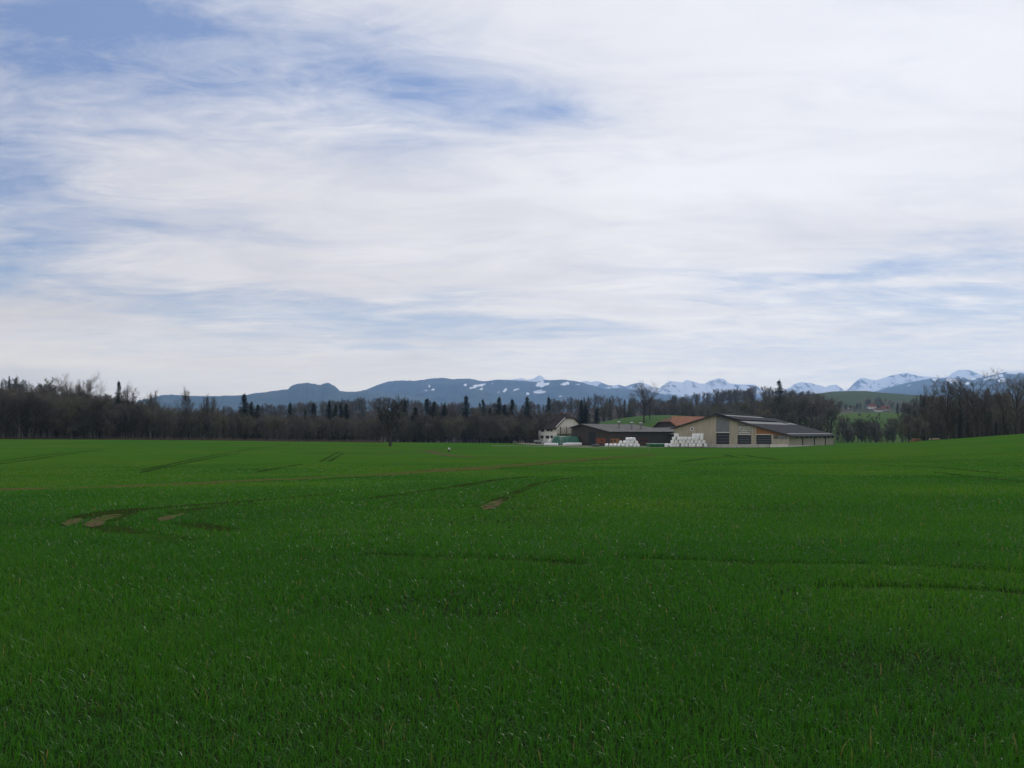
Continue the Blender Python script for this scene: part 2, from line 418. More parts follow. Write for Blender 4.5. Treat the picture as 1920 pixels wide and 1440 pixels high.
def snow_material(name, base, base2, snowc=(.86, .87, .89)):
    m = bpy.data.materials.new(name); m.use_nodes = True; t = m.node_tree; N = NT(t)
    b = t.nodes['Principled BSDF']; b.inputs['Roughness'].default_value = .9; b.inputs['Specular IOR Level'].default_value = .1
    g = t.nodes.new('ShaderNodeNewGeometry'); pos = g.outputs['Position']
    a = t.nodes.new('ShaderNodeAttribute'); a.attribute_name = 'snow'
    n = N.noise(pos, .002, 5, .6); n2 = N.noise(pos, .010, 5, .7)
    c = N.mix(N.rng(n, .35, .65), base, base2)
    f = N.rng(N.m('ADD', a.outputs['Fac'], N.m('MULTIPLY', N.m('SUBTRACT', n2, .5), .55)), .40, .60)
    t.links.new(N.mix(f, c, snowc), b.inputs['Base Color'])
    return m
M_FOREST = snow_material('forest_slope', (.018, .028, .024), (.048, .058, .040))
M_ALP = snow_material('alpine_slope', (.10, .10, .105), (.16, .155, .15))

def alp_snow(vpx, vpy, x, y, h, gx, gy):
    rock = ridged(x / 210. + 1.6 * fbm(x / 420., h / 210., 44, 3), h / 260. + 1.6 * fbm(x / 300., h / 260., 48, 3), 41, 5, .68)
    band = ridged(x / 900., h / 170., 47, 4, .6)
    steep = np.sqrt(gx ** 2 + gy ** 2)
    s = 1.08 - .58 * sstep(.58, .74, rock) * sstep(.08, .45, steep) - .42 * sstep(.72, .86, band) * sstep(.1, .4, steep)
    line = 741 + (fbm(x / 500., h / 200., 12, 4) - .5) * 30
    return s * (1 - sstep(-3, 6, vpy - line))
ALPS = [(880, 722), (940, 713), (965, 711), (978, 709), (988, 712), (1000, 710), (1006, 706), (1012, 703), (1018, 707), (1022, 711), (1035, 714), (1060, 716), (1090, 716), (1100, 714), (1108, 716), (1120, 714), (1130, 718), (1140, 722), (1150, 723), (1160, 721), (1172, 725), (1185, 720), (1200, 717), (1215, 721), (1228, 727), (1238, 727), (1246, 720), (1256, 714), (1270, 716), (1280, 717), (1287, 712), (1300, 715), (1312, 719), (1322, 719), (1328, 715), (1338, 712), (1348, 709), (1358, 711), (1368, 719), (1380, 720), (1400, 721), (1415, 721), (1425, 727), (1432, 732), (1445, 737), (1465, 733), (1480, 727), (1490, 720), (1502, 716), (1520, 718), (1530, 721), (1540, 723), (1548, 726), (1556, 722), (1568, 721), (1578, 728), (1585, 732), (1592, 728), (1602, 718), (1612, 709), (1622, 709), (1634, 712), (1645, 712), (1655, 709), (1665, 706), (1680, 702), (1690, 700), (1700, 699), (1712, 702), (1722, 705), (1740, 706), (1760, 708), (1776, 707), (1786, 699), (1796, 694), (1808, 693), (1822, 695), (1835, 701), (1850, 707), (1900, 712), (1960, 716), (2100, 730)]
ridge('mountain_range', ALPS, 14600, 2300, 2000, -40, 470, M_ALP, 'snow covered alpine peaks along the horizon behind the farm', step=1.6, rows=130, snow=alp_snow, seed=31, expo=1.25, gull=760., depthvar=.06)
def blobs(vpx, vpy, L):
    s = np.zeros_like(vpx)
    vpx = vpx + (fbm(vpx / 5., vpy / 3., 91, 4) - .5) * 9; vpy = vpy + (fbm(vpx / 5., vpy / 3., 95, 4) - .5) * 5.5
    for (cx, cy_, rx, ry, tilt, st) in L:
        c, q = math.cos(R(tilt)), math.sin(R(tilt)); X = (vpx - cx); Y = (vpy - cy_)
        a = (X * c - Y * q) / rx; b = (X * q + Y * c) / ry
        s = np.maximum(s, st * (1 - sstep(.6, 1.25, np.sqrt(a * a + b * b))))
    return s
def foot_snow(vpx, vpy, x, y, h, gx, gy):
    s = blobs(vpx, vpy, [(896, 723.5, 17, 2.6, 15, 1), (873, 721.5, 4, 1.6, 10, 1), (901, 729, 6, 1.6, 15, .8), (947, 731, 5, 3, 45, 1), (968, 731, 9, 1.8, 15, .9), (1017, 721, 14, 4.2, 5, 1), (1017, 715.5, 3, 2, 0, .9), (1060, 719, 8, 3.6, 15, 1), (1083, 720, 4, 1.4, 0, .8), (1012, 735, 15, 4, 5, .55), (990, 738, 5, 1.6, 0, .8), (803, 724, 2, 3, -30, .9), (790, 720, 1.5, 1.5, 0, .7), (800, 732, 14, 1.8, 8, .50), (812, 730, 3, 1.5, 10, .8), (923, 720, 3, 1.5, 10, .8), (936, 735, 3, 1.2, 10, .7), (1050, 743, 5, 1.6, 0, .5), (712, 741, 5, 2, 0, .45)])
    return s
FOOT = [(630, 760), (650, 742), (665, 737), (690, 729), (710, 721), (730, 715), (745, 713.5), (775, 714), (795, 712), (808, 709), (830, 708.5), (848, 711), (865, 710), (882, 710), (898, 714), (912, 715), (930, 712), (945, 712), (960, 713), (985, 714), (1005, 716), (1020, 713), (1040, 712.5), (1060, 712), (1075, 714), (1090, 717), (1105, 721), (1120, 725), (1135, 730), (1150, 728), (1160, 727.5), (1172, 729), (1190, 731), (1215, 733), (1240, 738), (1270, 745), (1320, 752), (1400, 760), (1480, 775)]
ridge('mountain_ridge', FOOT, 11200, 4000, 900, -40, 330, M_FOREST, 'long blue forested ridge with scattered snow patches left of the peaks', step=1.5, rows=120, snow=foot_snow, seed=51, expo=.7, gull=1200., crest_noise=1.3)
def right_snow(vpx, vpy, x, y, h, gx, gy):
    return blobs(vpx, vpy, [(1786, 714, 14, 4.5, -10, 1), (1822, 709, 10, 4, 0, .9), (1812, 719, 10, 3, 0, .7), (1852, 710, 9, 2.2, 20, 1), (1868, 706, 16, 3.2, 14, 1), (1878, 713, 8, 5, 0, .9), (1905, 698.5, 22, 2.6, 4, 1), (1930, 697, 22, 3, 4, 1), (1753, 712, 4, 3, 0, .8), (1840, 703, 18, 1.8, 5, .8), (1705, 722, 6, 1.2, 20, .6), (1640, 741, 6, 1.5, 5, .5)])
RIGHTM = [(1590, 752), (1620, 738), (1640, 734), (1665, 727), (1700, 718), (1730, 712), (1745, 710), (1765, 709.5), (1800, 710), (1840, 708), (1865, 702), (1885, 697.5), (1920, 696), (2000, 690), (2150, 700), (2300, 715)]
ridge('mountain_ridge', RIGHTM, 11000, 4000, 900, -40, 330, M_FOREST, 'blue forested mountain with long snowfields behind the tall bare trees', step=1.5, rows=110, snow=right_snow, seed=63, expo=.7, gull=1200., crest_noise=1.0)
def some_meadow(vpx, vpy, x, y, h, gx, gy): return np.zeros_like(vpx)
M_HILLW = snow_material('hill_woods', (.025, .036, .024), (.050, .062, .036))
ridge('hill', [(250, 752), (285, 746), (303, 741), (320, 739.5), (345, 742), (400, 743), (430, 742), (460, 741), (480, 737), (500, 735), (520, 732), (535, 730), (541, 729), (545, 724), (555, 720), (567, 718.5), (577, 717.5), (585, 720), (592, 719.5), (600, 722), (608, 718.5), (615, 718), (625, 722), (633, 728), (637, 733), (650, 735), (668, 734), (690, 732), (720, 736), (780, 744), (860, 756), (960, 764), (1040, 772)], 9200, 3400, 1800, -40, 120, M_HILLW, 'blue hill with a double wooded hump on its top', step=1.5, rows=90, snow=some_meadow, seed=71, expo=.5, gull=600., crest_noise=1.6)

def plain_hill_material(name, c1, c2, c3, sc=.01):
    m = bpy.data.materials.new(name); m.use_nodes = True; t = m.node_tree; N = NT(t)
    b = t.nodes['Principled BSDF']; b.inputs['Roughness'].default_value = .95; b.inputs['Specular IOR Level'].default_value = .05
    g = t.nodes.new('ShaderNodeNewGeometry')
    mp = t.nodes.new('ShaderNodeMapping'); mp.inputs['Scale'].default_value = (.35, 1, 1); t.links.new(g.outputs['Position'], mp.inputs[0])
    n = N.noise(mp.outputs[0], sc, 3, .5); n2 = N.noise(g.outputs['Position'], .3, 5, .65)
    c = N.mix(N.rng(n, .47, .50), c1, c2); c = N.mix(N.rng(n, .57, .60), c, c3)
    c = N.mix(N.m('MULTIPLY', N.rng(n2, .4, .75), .45), c, tuple(.6 * v for v in c1))
    t.links.new(c, b.inputs['Base Color'])
    return m
M_MEADOW = plain_hill_material('meadow', (.040, .095, .018), (.052, .100, .020), (.040, .088, .018))
M_SLOPE = plain_hill_material('far_fields', (.046, .074, .034), (.060, .068, .040), (.042, .098, .028), .006)
M_WOODFLOOR = mat('wood_floor', (.050, .038, .026), .95, .4, .05, coord='Object')
ridge('green_slope', [(1420, 748), (1480, 742), (1540, 737), (1560, 734), (1600, 733), (1625, 733), (1650, 736), (1680, 738), (1720, 741), (1760, 744), (1800, 748), (1950, 755), (2200, 765), (2400, 775)], 1700, 650, 500, -22, 6, M_SLOPE, 'far hillside of green and brown fields above the village', step=6, rows=50, fn_reg=True, seed=81, expo=.5)
ridge('meadow_bank', [(1440, 800), (1480, 792), (1520, 782), (1560, 776), (1600, 774), (1660, 773), (1700, 775), (1800, 782), (1900, 790), (2000, 800)], 640, 250, 200, -18, 2, M_MEADOW, 'meadow bank with young trees behind the dairy barn', step=6, rows=40, fn_reg=True, seed=83, expo=.3)
ridge('meadow_hill', [(1020, 818), (1060, 806), (1090, 800), (1130, 791), (1170, 783.5), (1200, 780), (1235, 778.5), (1262, 778.5), (1300, 781), (1345, 786), (1400, 792), (1450, 797), (1520, 806)], 540, 130, 200, -12, 1.0, M_MEADOW, 'green grass knoll behind the old barn', step=5, rows=40, fn_reg=True, seed=84, expo=.2)
ridge('wooded_hill', [(-420, 705), (-150, 722), (-60, 728), (0, 734), (25, 735), (60, 738), (85, 746), (120, 755), (180, 766), (260, 776), (360, 790)], 950, 380, 300, -20, 6, M_WOODFLOOR, 'wooded hill at the far left behind the forest edge', step=6, rows=40, fn_reg=True, seed=85, expo=.4)
ridge('wooded_hill', [(340, 792), (420, 788), (520, 784), (640, 776), (700, 770), (760, 774), (860, 782), (960, 782), (1030, 776), (1080, 770), (1125, 764), (1150, 766), (1200, 772), (1250, 772), (1300, 763), (1345, 757), (1400, 753), (1470, 752), (1520, 754), (1560, 762), (1620, 776), (1680, 790)], 980, 360, 300, -20, 6, M_WOODFLOOR, 'low wooded hill behind the farm', step=6, rows=40, fn_reg=True, seed=86, expo=.4)
ridge('wooded_hill', [(1640, 800), (1700, 786), (1760, 770), (1840, 766), (1900, 764), (2050, 758), (2300, 770)], 800, 350, 300, -20, 6, M_WOODFLOOR, 'wooded rise behind the tall trees at the right', step=6, rows=40, fn_reg=True, seed=87, expo=.4)

# ------------------------------------------------------------------ haze box
def box_mesh(name, lo, hi):
    x0, y0, z0 = lo; x1, y1, z1 = hi
    v = [(x0, y0, z0), (x1, y0, z0), (x1, y1, z0), (x0, y1, z0), (x0, y0, z1), (x1, y0, z1), (x1, y1, z1), (x0, y1, z1)]
    f = [(0, 3, 2, 1), (4, 5, 6, 7), (0, 1, 5, 4), (1, 2, 6, 5), (2, 3, 7, 6), (3, 0, 4, 7)]
    me = bpy.data.meshes.new(name); me.from_pydata(v, [], f); return me
hm = bpy.data.materials.new('air'); hm.use_nodes = True; ht = hm.node_tree; ht.nodes.clear()
pv = ht.nodes.new('ShaderNodeVolumePrincipled'); pv.inputs['Color'].default_value = HAZE_COLOR; pv.inputs['Density'].default_value = HAZE_DENSITY; pv.inputs['Anisotropy'].default_value = HAZE_G
ho = ht.nodes.new('ShaderNodeOutputMaterial'); ht.links.new(pv.outputs[0], ho.inputs['Volume'])
haze = link('haze', box_mesh('haze', (-32000, -200, -60), (32000, HAZE_FAR, HAZE_TOP)), hm); tag(haze, 'pale blue haze in the air', None, None, 'stuff')

# ------------------------------------------------------------------ tracks and bare soil in the crop
def soil_mat(name, c1, c2, green, amount, sc=1.2):
    m = bpy.data.materials.new(name); m.use_nodes = True; t = m.node_tree; N = NT(t)
    b = t.nodes['Principled BSDF']; b.inputs['Roughness'].default_value = 1.0; b.inputs['Specular IOR Level'].default_value = 0.0
    g = t.nodes.new('ShaderNodeNewGeometry'); pos = g.outputs['Position']
    c = N.mix(N.rng(N.noise(pos, 6.0, 5, .7), .35, .65), c1, c2)
    f = N.rng(N.noise(pos, sc, 5, .7), .5 + (.5 - amount) * .5 - .1, .5 + (.5 - amount) * .5 + .1)
    t.links.new(N.mix(f, c, green), b.inputs['Base Color'])
    bn = t.nodes.new('ShaderNodeBump'); bn.inputs['Strength'].default_value = .8; bn.inputs['Distance'].default_value = .05
    t.links.new(N.noise(pos, 9.0, 5, .7), bn.inputs['Height']); t.links.new(bn.outputs[0], b.inputs['Normal'])
    return m
GREEN = (.036, .108, .012)
M_SOIL = soil_mat('bare_soil', (.105, .084, .038), (.060, .054, .022), GREEN, .44, .55)
M_BARE = soil_mat('bare_clods', (.120, .095, .056), (.060, .048, .027), GREEN, .36, 2.6)
M_TRACK = soil_mat('track_soil_shade', (.026, .040, .011), (.018, .032, .008), (.024, .072, .010), .44, .5)  # soil and sparse crop, with shade from the standing blades painted into the colour
M_TRACKFAR = soil_mat('far_track_soil_shade', (.024, .050, .012), (.020, .042, .010), (.028, .080, .012), .40, .3)  # distant ruts: soil and crop, colour darkened to paint the shade in the gaps
M_ROAD = mat('lane_gravel', (.22, .20, .17), 1.0, .25, .8)
GAPLINES = []
def strip(name, pts, width, material, label, lift=None, gap=.0, wvar=.35, kind='structure', ds_px=6.0, taper=True):
    poly = []
    for (a, b) in zip(pts[:-1], pts[1:]):
        n = max(1, int(math.hypot(b[0] - a[0], (b[1] - a[1]) * 4) / ds_px))
        for i in range(n): poly.append((a[0] + (b[0] - a[0]) * i / n, a[1] + (b[1] - a[1]) * i / n))
    poly.append(pts[-1])
    G = [gpt(*p) for p in poly]
    G2 = [G[0]]
    for g in G[1:]:
        if (g - G2[-1]).length > .25: G2.append(g)
    G = G2
    if len(G) < 2: return None
    # smooth
    A = np.array([[g.x, g.y] for g in G])
    for _ in range(2): A[1:-1] = (A[:-2] + 2 * A[1:-1] + A[2:]) / 4
    # resample so that it follows the ground
    seg = np.sqrt(((A[1:] - A[:-1]) ** 2).sum(1)); L = np.concatenate([[0], np.cumsum(seg)]); n = max(4, min(500, int(L[-1] / .5)))
    t = np.linspace(0, L[-1], n); A = np.stack([np.interp(t, L, A[:, 0]), np.interp(t, L, A[:, 1])], 1)
    tg = np.gradient(A, axis=0); tg /= np.linalg.norm(tg, axis=1)[:, None] + 1e-9; nr = np.stack([-tg[:, 1], tg[:, 0]], 1)
    w = width * .5 * (1 + wvar * 2 * (fbm(t / 1.7, t * 0 + len(name), 5, 3) - .5))
    if taper: w = w * np.clip(np.minimum(t, L[-1] - t) / min(L[-1] * .08 + .3, 2.5), .12, 1)
    cross = np.array([-1, -.5, 0, .5, 1.0])
    xy = A[:, None, :] + nr[:, None, :] * (w[:, None] * cross[None, :])[..., None]
    if wvar > 0: xy = xy + (np.random.rand(*xy.shape) - .5) * .06 * width
    dist = np.abs(xy[..., 1])
    lf = lift if lift is not None else np.clip(.006 + dist * 1.6e-4, .006, .06)
    z = ground_z(xy[..., 0], xy[..., 1]) + lf
    v = np.concatenate([xy, z[..., None]], -1).reshape(-1, 3); k = len(cross)
    ii = np.arange(n * k).reshape(n, k)
    q = np.stack([ii[:-1, :-1], ii[1:, :-1], ii[1:, 1:], ii[:-1, 1:]], -1).reshape(-1, 4)
    me = mesh_np(name, v, q, smooth=True)
    if me.polygons[0].normal.z < 0: me.flip_normals()
    o = link(name, me, material); tag(o, label, None, None, kind)
    if gap: GAPLINES.append((A, width * .5, gap))
    return o
strip('soil_strip', [(-330, 931), (-120, 923.5), (0, 918.5), (160, 915), (330, 908), (520, 899), (640, 894), (760, 887.5), (880, 879), (1000, 870), (1120, 860), (1180, 856), (1226, 852)], 3.8, M_SOIL, 'long brown strip of thin crop crossing the field', gap=.95, wvar=.75)
strip('soil_strip', [(560, 849), (700, 851), (800, 846), (822, 842.5), (870, 841), (905, 840)], 2.2, M_SOIL, 'curved brown strip of bare soil behind the walker', gap=.8)
strip('soil_strip', [(800, 845), (822, 850.5), (850, 855), (880, 857.5), (940, 858.5), (990, 857)], 3.0, M_BARE, 'curved brown patch of bare soil before the walker')
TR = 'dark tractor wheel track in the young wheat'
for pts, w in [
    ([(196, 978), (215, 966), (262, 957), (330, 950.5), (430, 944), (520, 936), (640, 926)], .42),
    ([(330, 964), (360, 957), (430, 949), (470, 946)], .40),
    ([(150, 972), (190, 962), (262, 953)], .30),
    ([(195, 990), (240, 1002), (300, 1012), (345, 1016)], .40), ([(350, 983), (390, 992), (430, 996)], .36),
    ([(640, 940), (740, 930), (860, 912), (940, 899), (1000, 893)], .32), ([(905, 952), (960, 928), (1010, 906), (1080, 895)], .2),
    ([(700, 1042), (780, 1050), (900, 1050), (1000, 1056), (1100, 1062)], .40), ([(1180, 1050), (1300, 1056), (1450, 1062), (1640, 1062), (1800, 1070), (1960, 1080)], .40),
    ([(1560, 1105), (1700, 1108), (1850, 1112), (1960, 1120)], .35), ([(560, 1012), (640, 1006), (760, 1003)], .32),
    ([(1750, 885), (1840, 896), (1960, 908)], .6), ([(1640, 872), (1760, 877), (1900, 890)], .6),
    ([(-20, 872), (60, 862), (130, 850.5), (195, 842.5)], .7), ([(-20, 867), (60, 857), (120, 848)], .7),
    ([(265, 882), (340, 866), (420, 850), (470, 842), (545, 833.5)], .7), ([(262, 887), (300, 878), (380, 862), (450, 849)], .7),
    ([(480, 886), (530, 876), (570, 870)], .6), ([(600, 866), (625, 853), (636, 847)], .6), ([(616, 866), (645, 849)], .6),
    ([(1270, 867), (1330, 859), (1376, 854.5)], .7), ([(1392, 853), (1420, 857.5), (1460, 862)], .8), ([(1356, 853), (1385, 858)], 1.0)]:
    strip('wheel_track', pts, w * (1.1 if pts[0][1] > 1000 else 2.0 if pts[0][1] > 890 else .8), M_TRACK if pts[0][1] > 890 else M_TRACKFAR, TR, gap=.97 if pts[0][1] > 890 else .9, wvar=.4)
BP = 'bare brown patch of clods at a wheel track turn'
for pts, w, lb in [([(128, 987), (136, 977), (156, 970)], .42, 'bare brown soil patch at the outermost wheel track bend'), ([(172, 989), (184, 975), (226, 963)], .46, 'bare brown soil patch at the second wheel track bend'),
                   ([(302, 978), (312, 970), (346, 963)], .46, 'bare brown soil patch at the inner wheel track bend'), ([(908, 956), (925, 946), (943, 937)], .5, 'bare brown soil patch in the mid field wheel track')]:
    strip('soil_patch', pts, w * .75, M_BARE, lb, gap=.97, wvar=.5)

# lane and yard by the farm
strip('farm_lane', [(922, 836.2), (965, 836.2), (1010, 837), (1070, 838.6), (1130, 840.6), (1180, 840.2), (1230, 839.5), (1280, 838.8), (1330, 839.6)], 3.2, M_ROAD, 'pale gravel lane in front of the farm buildings', lift=.07, wvar=.08, taper=False)
strip('farm_yard', [(968, 829.5), (985, 832), (1010, 833.5), (1060, 835.5), (1110, 837), (1200, 837.4), (1250, 837)], 9.0, M_ROAD, 'pale gravel yard between lane and buildings', lift=.05, wvar=.1)
strip('gravel_path', [(1555, 822.5), (1580, 822.3), (1600, 821.6), (1618, 820.6)], 3.5, M_ROAD, 'pale gravel path running past the end of the dairy barn', lift=.09, wvar=.1)

# ------------------------------------------------------------------ the crop: blades of young wheat
def build_crop():
    zones = [(2.6, 4.2, 4400, .0046), (4.2, 7.5, 3700, .0052), (7.5, 12, 2100, .0076), (12, 20, 950, .0125), (20, 34, 360, .022), (34, 56, 130, .040), (56, 105, 36, .07)]
    V = []; NB = 0; TINT = []
    for (d0, d1, dens, w0) in zones:
        hw = .60; mar = 1.4
        A = (d1 - d0) * (2 * mar + hw * (d0 + d1))
        n = int(A * dens)
        d = np.random.rand(int(n * 1.25)) * (d1 - d0) + d0
        keep = np.random.rand(len(d)) < (hw * d + mar) / (hw * d1 + mar); d = d[keep][:n]
        x = (np.random.rand(len(d)) * 2 - 1) * (hw * d + mar)
        clump = fbm(x / .55, d / .55, 21, 3); patch = fbm(x / 3.0, d / 2.0, 22, 3)
        keep = np.random.rand(len(d)) < np.clip(.50 + 1.5 * (clump - .22), .42, 1) * np.clip(.65 + 1.5 * (patch - .2), .7, 1)
        x, d, clump, patch = x[keep], d[keep], clump[keep], patch[keep]
        for (Lp, hwid, pr) in GAPLINES:
            m = (x > Lp[:, 0].min() - 1) & (x < Lp[:, 0].max() + 1) & (d > Lp[:, 1].min() - 1) & (d < Lp[:, 1].max() + 1)
            if not m.any(): continue
            i = np.nonzero(m)[0]; dist = np.full(len(i), 1e9)
            for a, b in zip(Lp[:-1], Lp[1:]):
                ab = b - a; t = np.clip(((x[i] - a[0]) * ab[0] + (d[i] - a[1]) * ab[1]) / (ab @ ab + 1e-9), 0, 1)
                dist = np.minimum(dist, np.hypot(x[i] - a[0] - t * ab[0], d[i] - a[1] - t * ab[1]))
            kill = (dist < hwid * (.7 + .6 * np.random.rand(len(i)))) & (np.random.rand(len(i)) < pr)
            ok = np.ones(len(x), bool); ok[i[kill]] = False
            x, d, clump, patch = x[ok], d[ok], clump[ok], patch[ok]
        n = len(x); z = ground_z(x, d)
        h = (.060 + .070 * np.random.rand(n)) * (.65 + .7 * patch) * (.92 - .40 * np.clip((d - 12) / 25, 0, 1)) * (1 - .6 * sstep(60, 104, d))
        w = w0 * (.6 + .7 * np.random.rand(n)) * .5
        ang = np.random.rand(n) * 2 * np.pi; lean = (np.random.rand(n) ** .9) * 1.35
        bend = ang + (np.random.rand(n) - .5) * .8
        face = ang + np.pi / 2 + (np.random.rand(n) - .5) * 1.2
        cx, sx = np.cos(face), np.sin(face)
        base = np.stack([x, d, z - .01], 1)
        side = np.stack([cx, sx, np.zeros(n)], 1)
        l1 = lean * .55; l2 = lean * 1.25
        up1 = np.stack([np.cos(bend) * np.sin(l1), np.sin(bend) * np.sin(l1), np.cos(l1)], 1)
        up2 = np.stack([np.cos(bend) * np.sin(l2), np.sin(bend) * np.sin(l2), np.cos(l2)], 1)
        mid = base + up1 * (h * .58)[:, None]; tip = mid + up2 * (h * .55)[:, None]
        sw = side * w[:, None]
        v = np.stack([base - sw * .8, base + sw * .8, mid + sw, mid - sw, tip], 1)
        V.append(v.reshape(-1, 3))
        tint = np.clip(np.random.rand(n) * .50 + .40 * (patch - .3) + .15 + 1.3 * (fbm(x / 9., d / 9., 27, 3) - .47), 0, .95)
        dry = np.random.rand(n) < .011
        tint[dry] = 1.0 + np.random.rand(dry.sum())
        TINT.append(np.repeat(tint, 5)); NB += n
    V = np.concatenate(V); i0 = np.arange(NB) * 5
    q = np.stack([i0, i0 + 1, i0 + 2, i0 + 3], 1); t3 = np.stack([i0 + 3, i0 + 2, i0 + 4], 1)
    me = bpy.data.meshes.new('young_wheat')
    idx = np.concatenate([q.ravel(), t3.ravel()]).astype(np.int32); cnt = np.concatenate([np.full(NB, 4), np.full(NB, 3)]).astype(np.int32)
    st = np.concatenate([[0], np.cumsum(cnt)[:-1]]).astype(np.int32)
    me.vertices.add(len(V)); me.vertices.foreach_set('co', V.astype(np.float32).ravel())
    me.loops.add(len(idx)); me.loops.foreach_set('vertex_index', idx)
    me.polygons.add(len(cnt)); me.polygons.foreach_set('loop_start', st); me.polygons.foreach_set('loop_total', cnt)
    me.update(calc_edges=True)
    attr(me, 'tint', np.concatenate(TINT))
    m = bpy.data.materials.new('wheat_blade'); m.use_nodes = True; t = m.node_tree; N = NT(t)
    b = t.nodes['Principled BSDF']; b.inputs['Roughness'].default_value = .28; b.inputs['Specular IOR Level'].default_value = .12
    a = t.nodes.new('ShaderNodeAttribute'); a.attribute_name = 'tint'
    cr = t.nodes.new('ShaderNodeValToRGB'); t.links.new(N.m('DIVIDE', a.outputs['Fac'], 2.0), cr.inputs[0])
    e = cr.color_ramp.elements; e[0].position = 0; e[0].color = (.025, .108, .011, 1); e[1].position = 1.0; e[1].color = (.26, .20, .09, 1)
    for p, c in ((.25, (.043, .155, .014)), (.47, (.082, .190, .014)), (.5, (.10, .13, .03)), (.75, (.20, .16, .06))):
        k = e.new(p); k.color = (*c, 1)
    t.links.new(cr.outputs[0], b.inputs['Base Color'])
    tr = t.nodes.new('ShaderNodeBsdfTranslucent'); t.links.new(N.mix(1.0, cr.outputs[0], (1.15, 1.25, .7), 'MULTIPLY'), tr.inputs['Color'])
    mx = t.nodes.new('ShaderNodeMixShader'); mx.inputs[0].default_value = .42
    t.links.new(b.outputs[0], mx.inputs[1]); t.links.new(tr.outputs[0], mx.inputs[2]); t.links.new(mx.outputs[0], t.nodes['Material Output'].inputs['Surface'])
    o = link('young_wheat', me, m); tag(o, 'blades of dark green young wheat covering the near field', 'crop', None, 'stuff')
    return NB
NBLADES = build_crop()

# ------------------------------------------------------------------ trees
class TB:
    """collects tubes, spikes and flat leaves"""
    def __init__(s): s.v = []; s.q = []; s.t = []
    def tube(s, pts, rad, n):
        rings = []
        prev = None
        for i, p in enumerate(pts):
            d = (pts[min(i + 1, len(pts) - 1)] - pts[max(i - 1, 0)]).normalized()
            a = d.orthogonal().normalized() if prev is None else (prev - d * prev.dot(d)).normalized()
            prev = a; b = d.cross(a); k = len(s.v)
            for j in range(n):
                an = 2 * math.pi * j / n
                s.v.append(p + (a * math.cos(an) + b * math.sin(an)) * rad[i])
            rings.append(k)
        for a0, b0 in zip(rings[:-1], rings[1:]):
            for j in range(n):
                s.q.append((a0 + j, a0 + (j + 1) % n, b0 + (j + 1) % n, b0 + j))
        k = len(s.v); s.v.append(pts[-1]); e = rings[-1]
        for j in range(n): s.t.append((e + j, e + (j + 1) % n, k))
    def spike(s, p, tip, r):
        d = (tip - p); a = d.orthogonal().normalized() * r; b = d.normalized().cross(a); k = len(s.v)
        s.v += [p + a, p - a * .5 + b * .87, p - a * .5 - b * .87, tip]
        s.t += [(k, k + 1, k + 3), (k + 1, k + 2, k + 3), (k + 2, k, k + 3)]
    def leaf(s, c, d, side, l, w):
        k = len(s.v); s.v += [c - d * l * .2, c + d * l * .35 + side * w, c + d * l, c + d * l * .35 - side * w]
        s.q.append((k, k + 1, k + 2, k + 3))
    def mesh(s, name, smooth=False):
        return mesh_np(name, np.array([tuple(v) for v in s.v], np.float32), s.q, s.t, smooth)
def rv(rg):
    while True:
        v = Vector((rg.uniform(-1, 1), rg.uniform(-1, 1), rg.uniform(-1, 1)))
        if .05 < v.length < 1: return v.normalized()
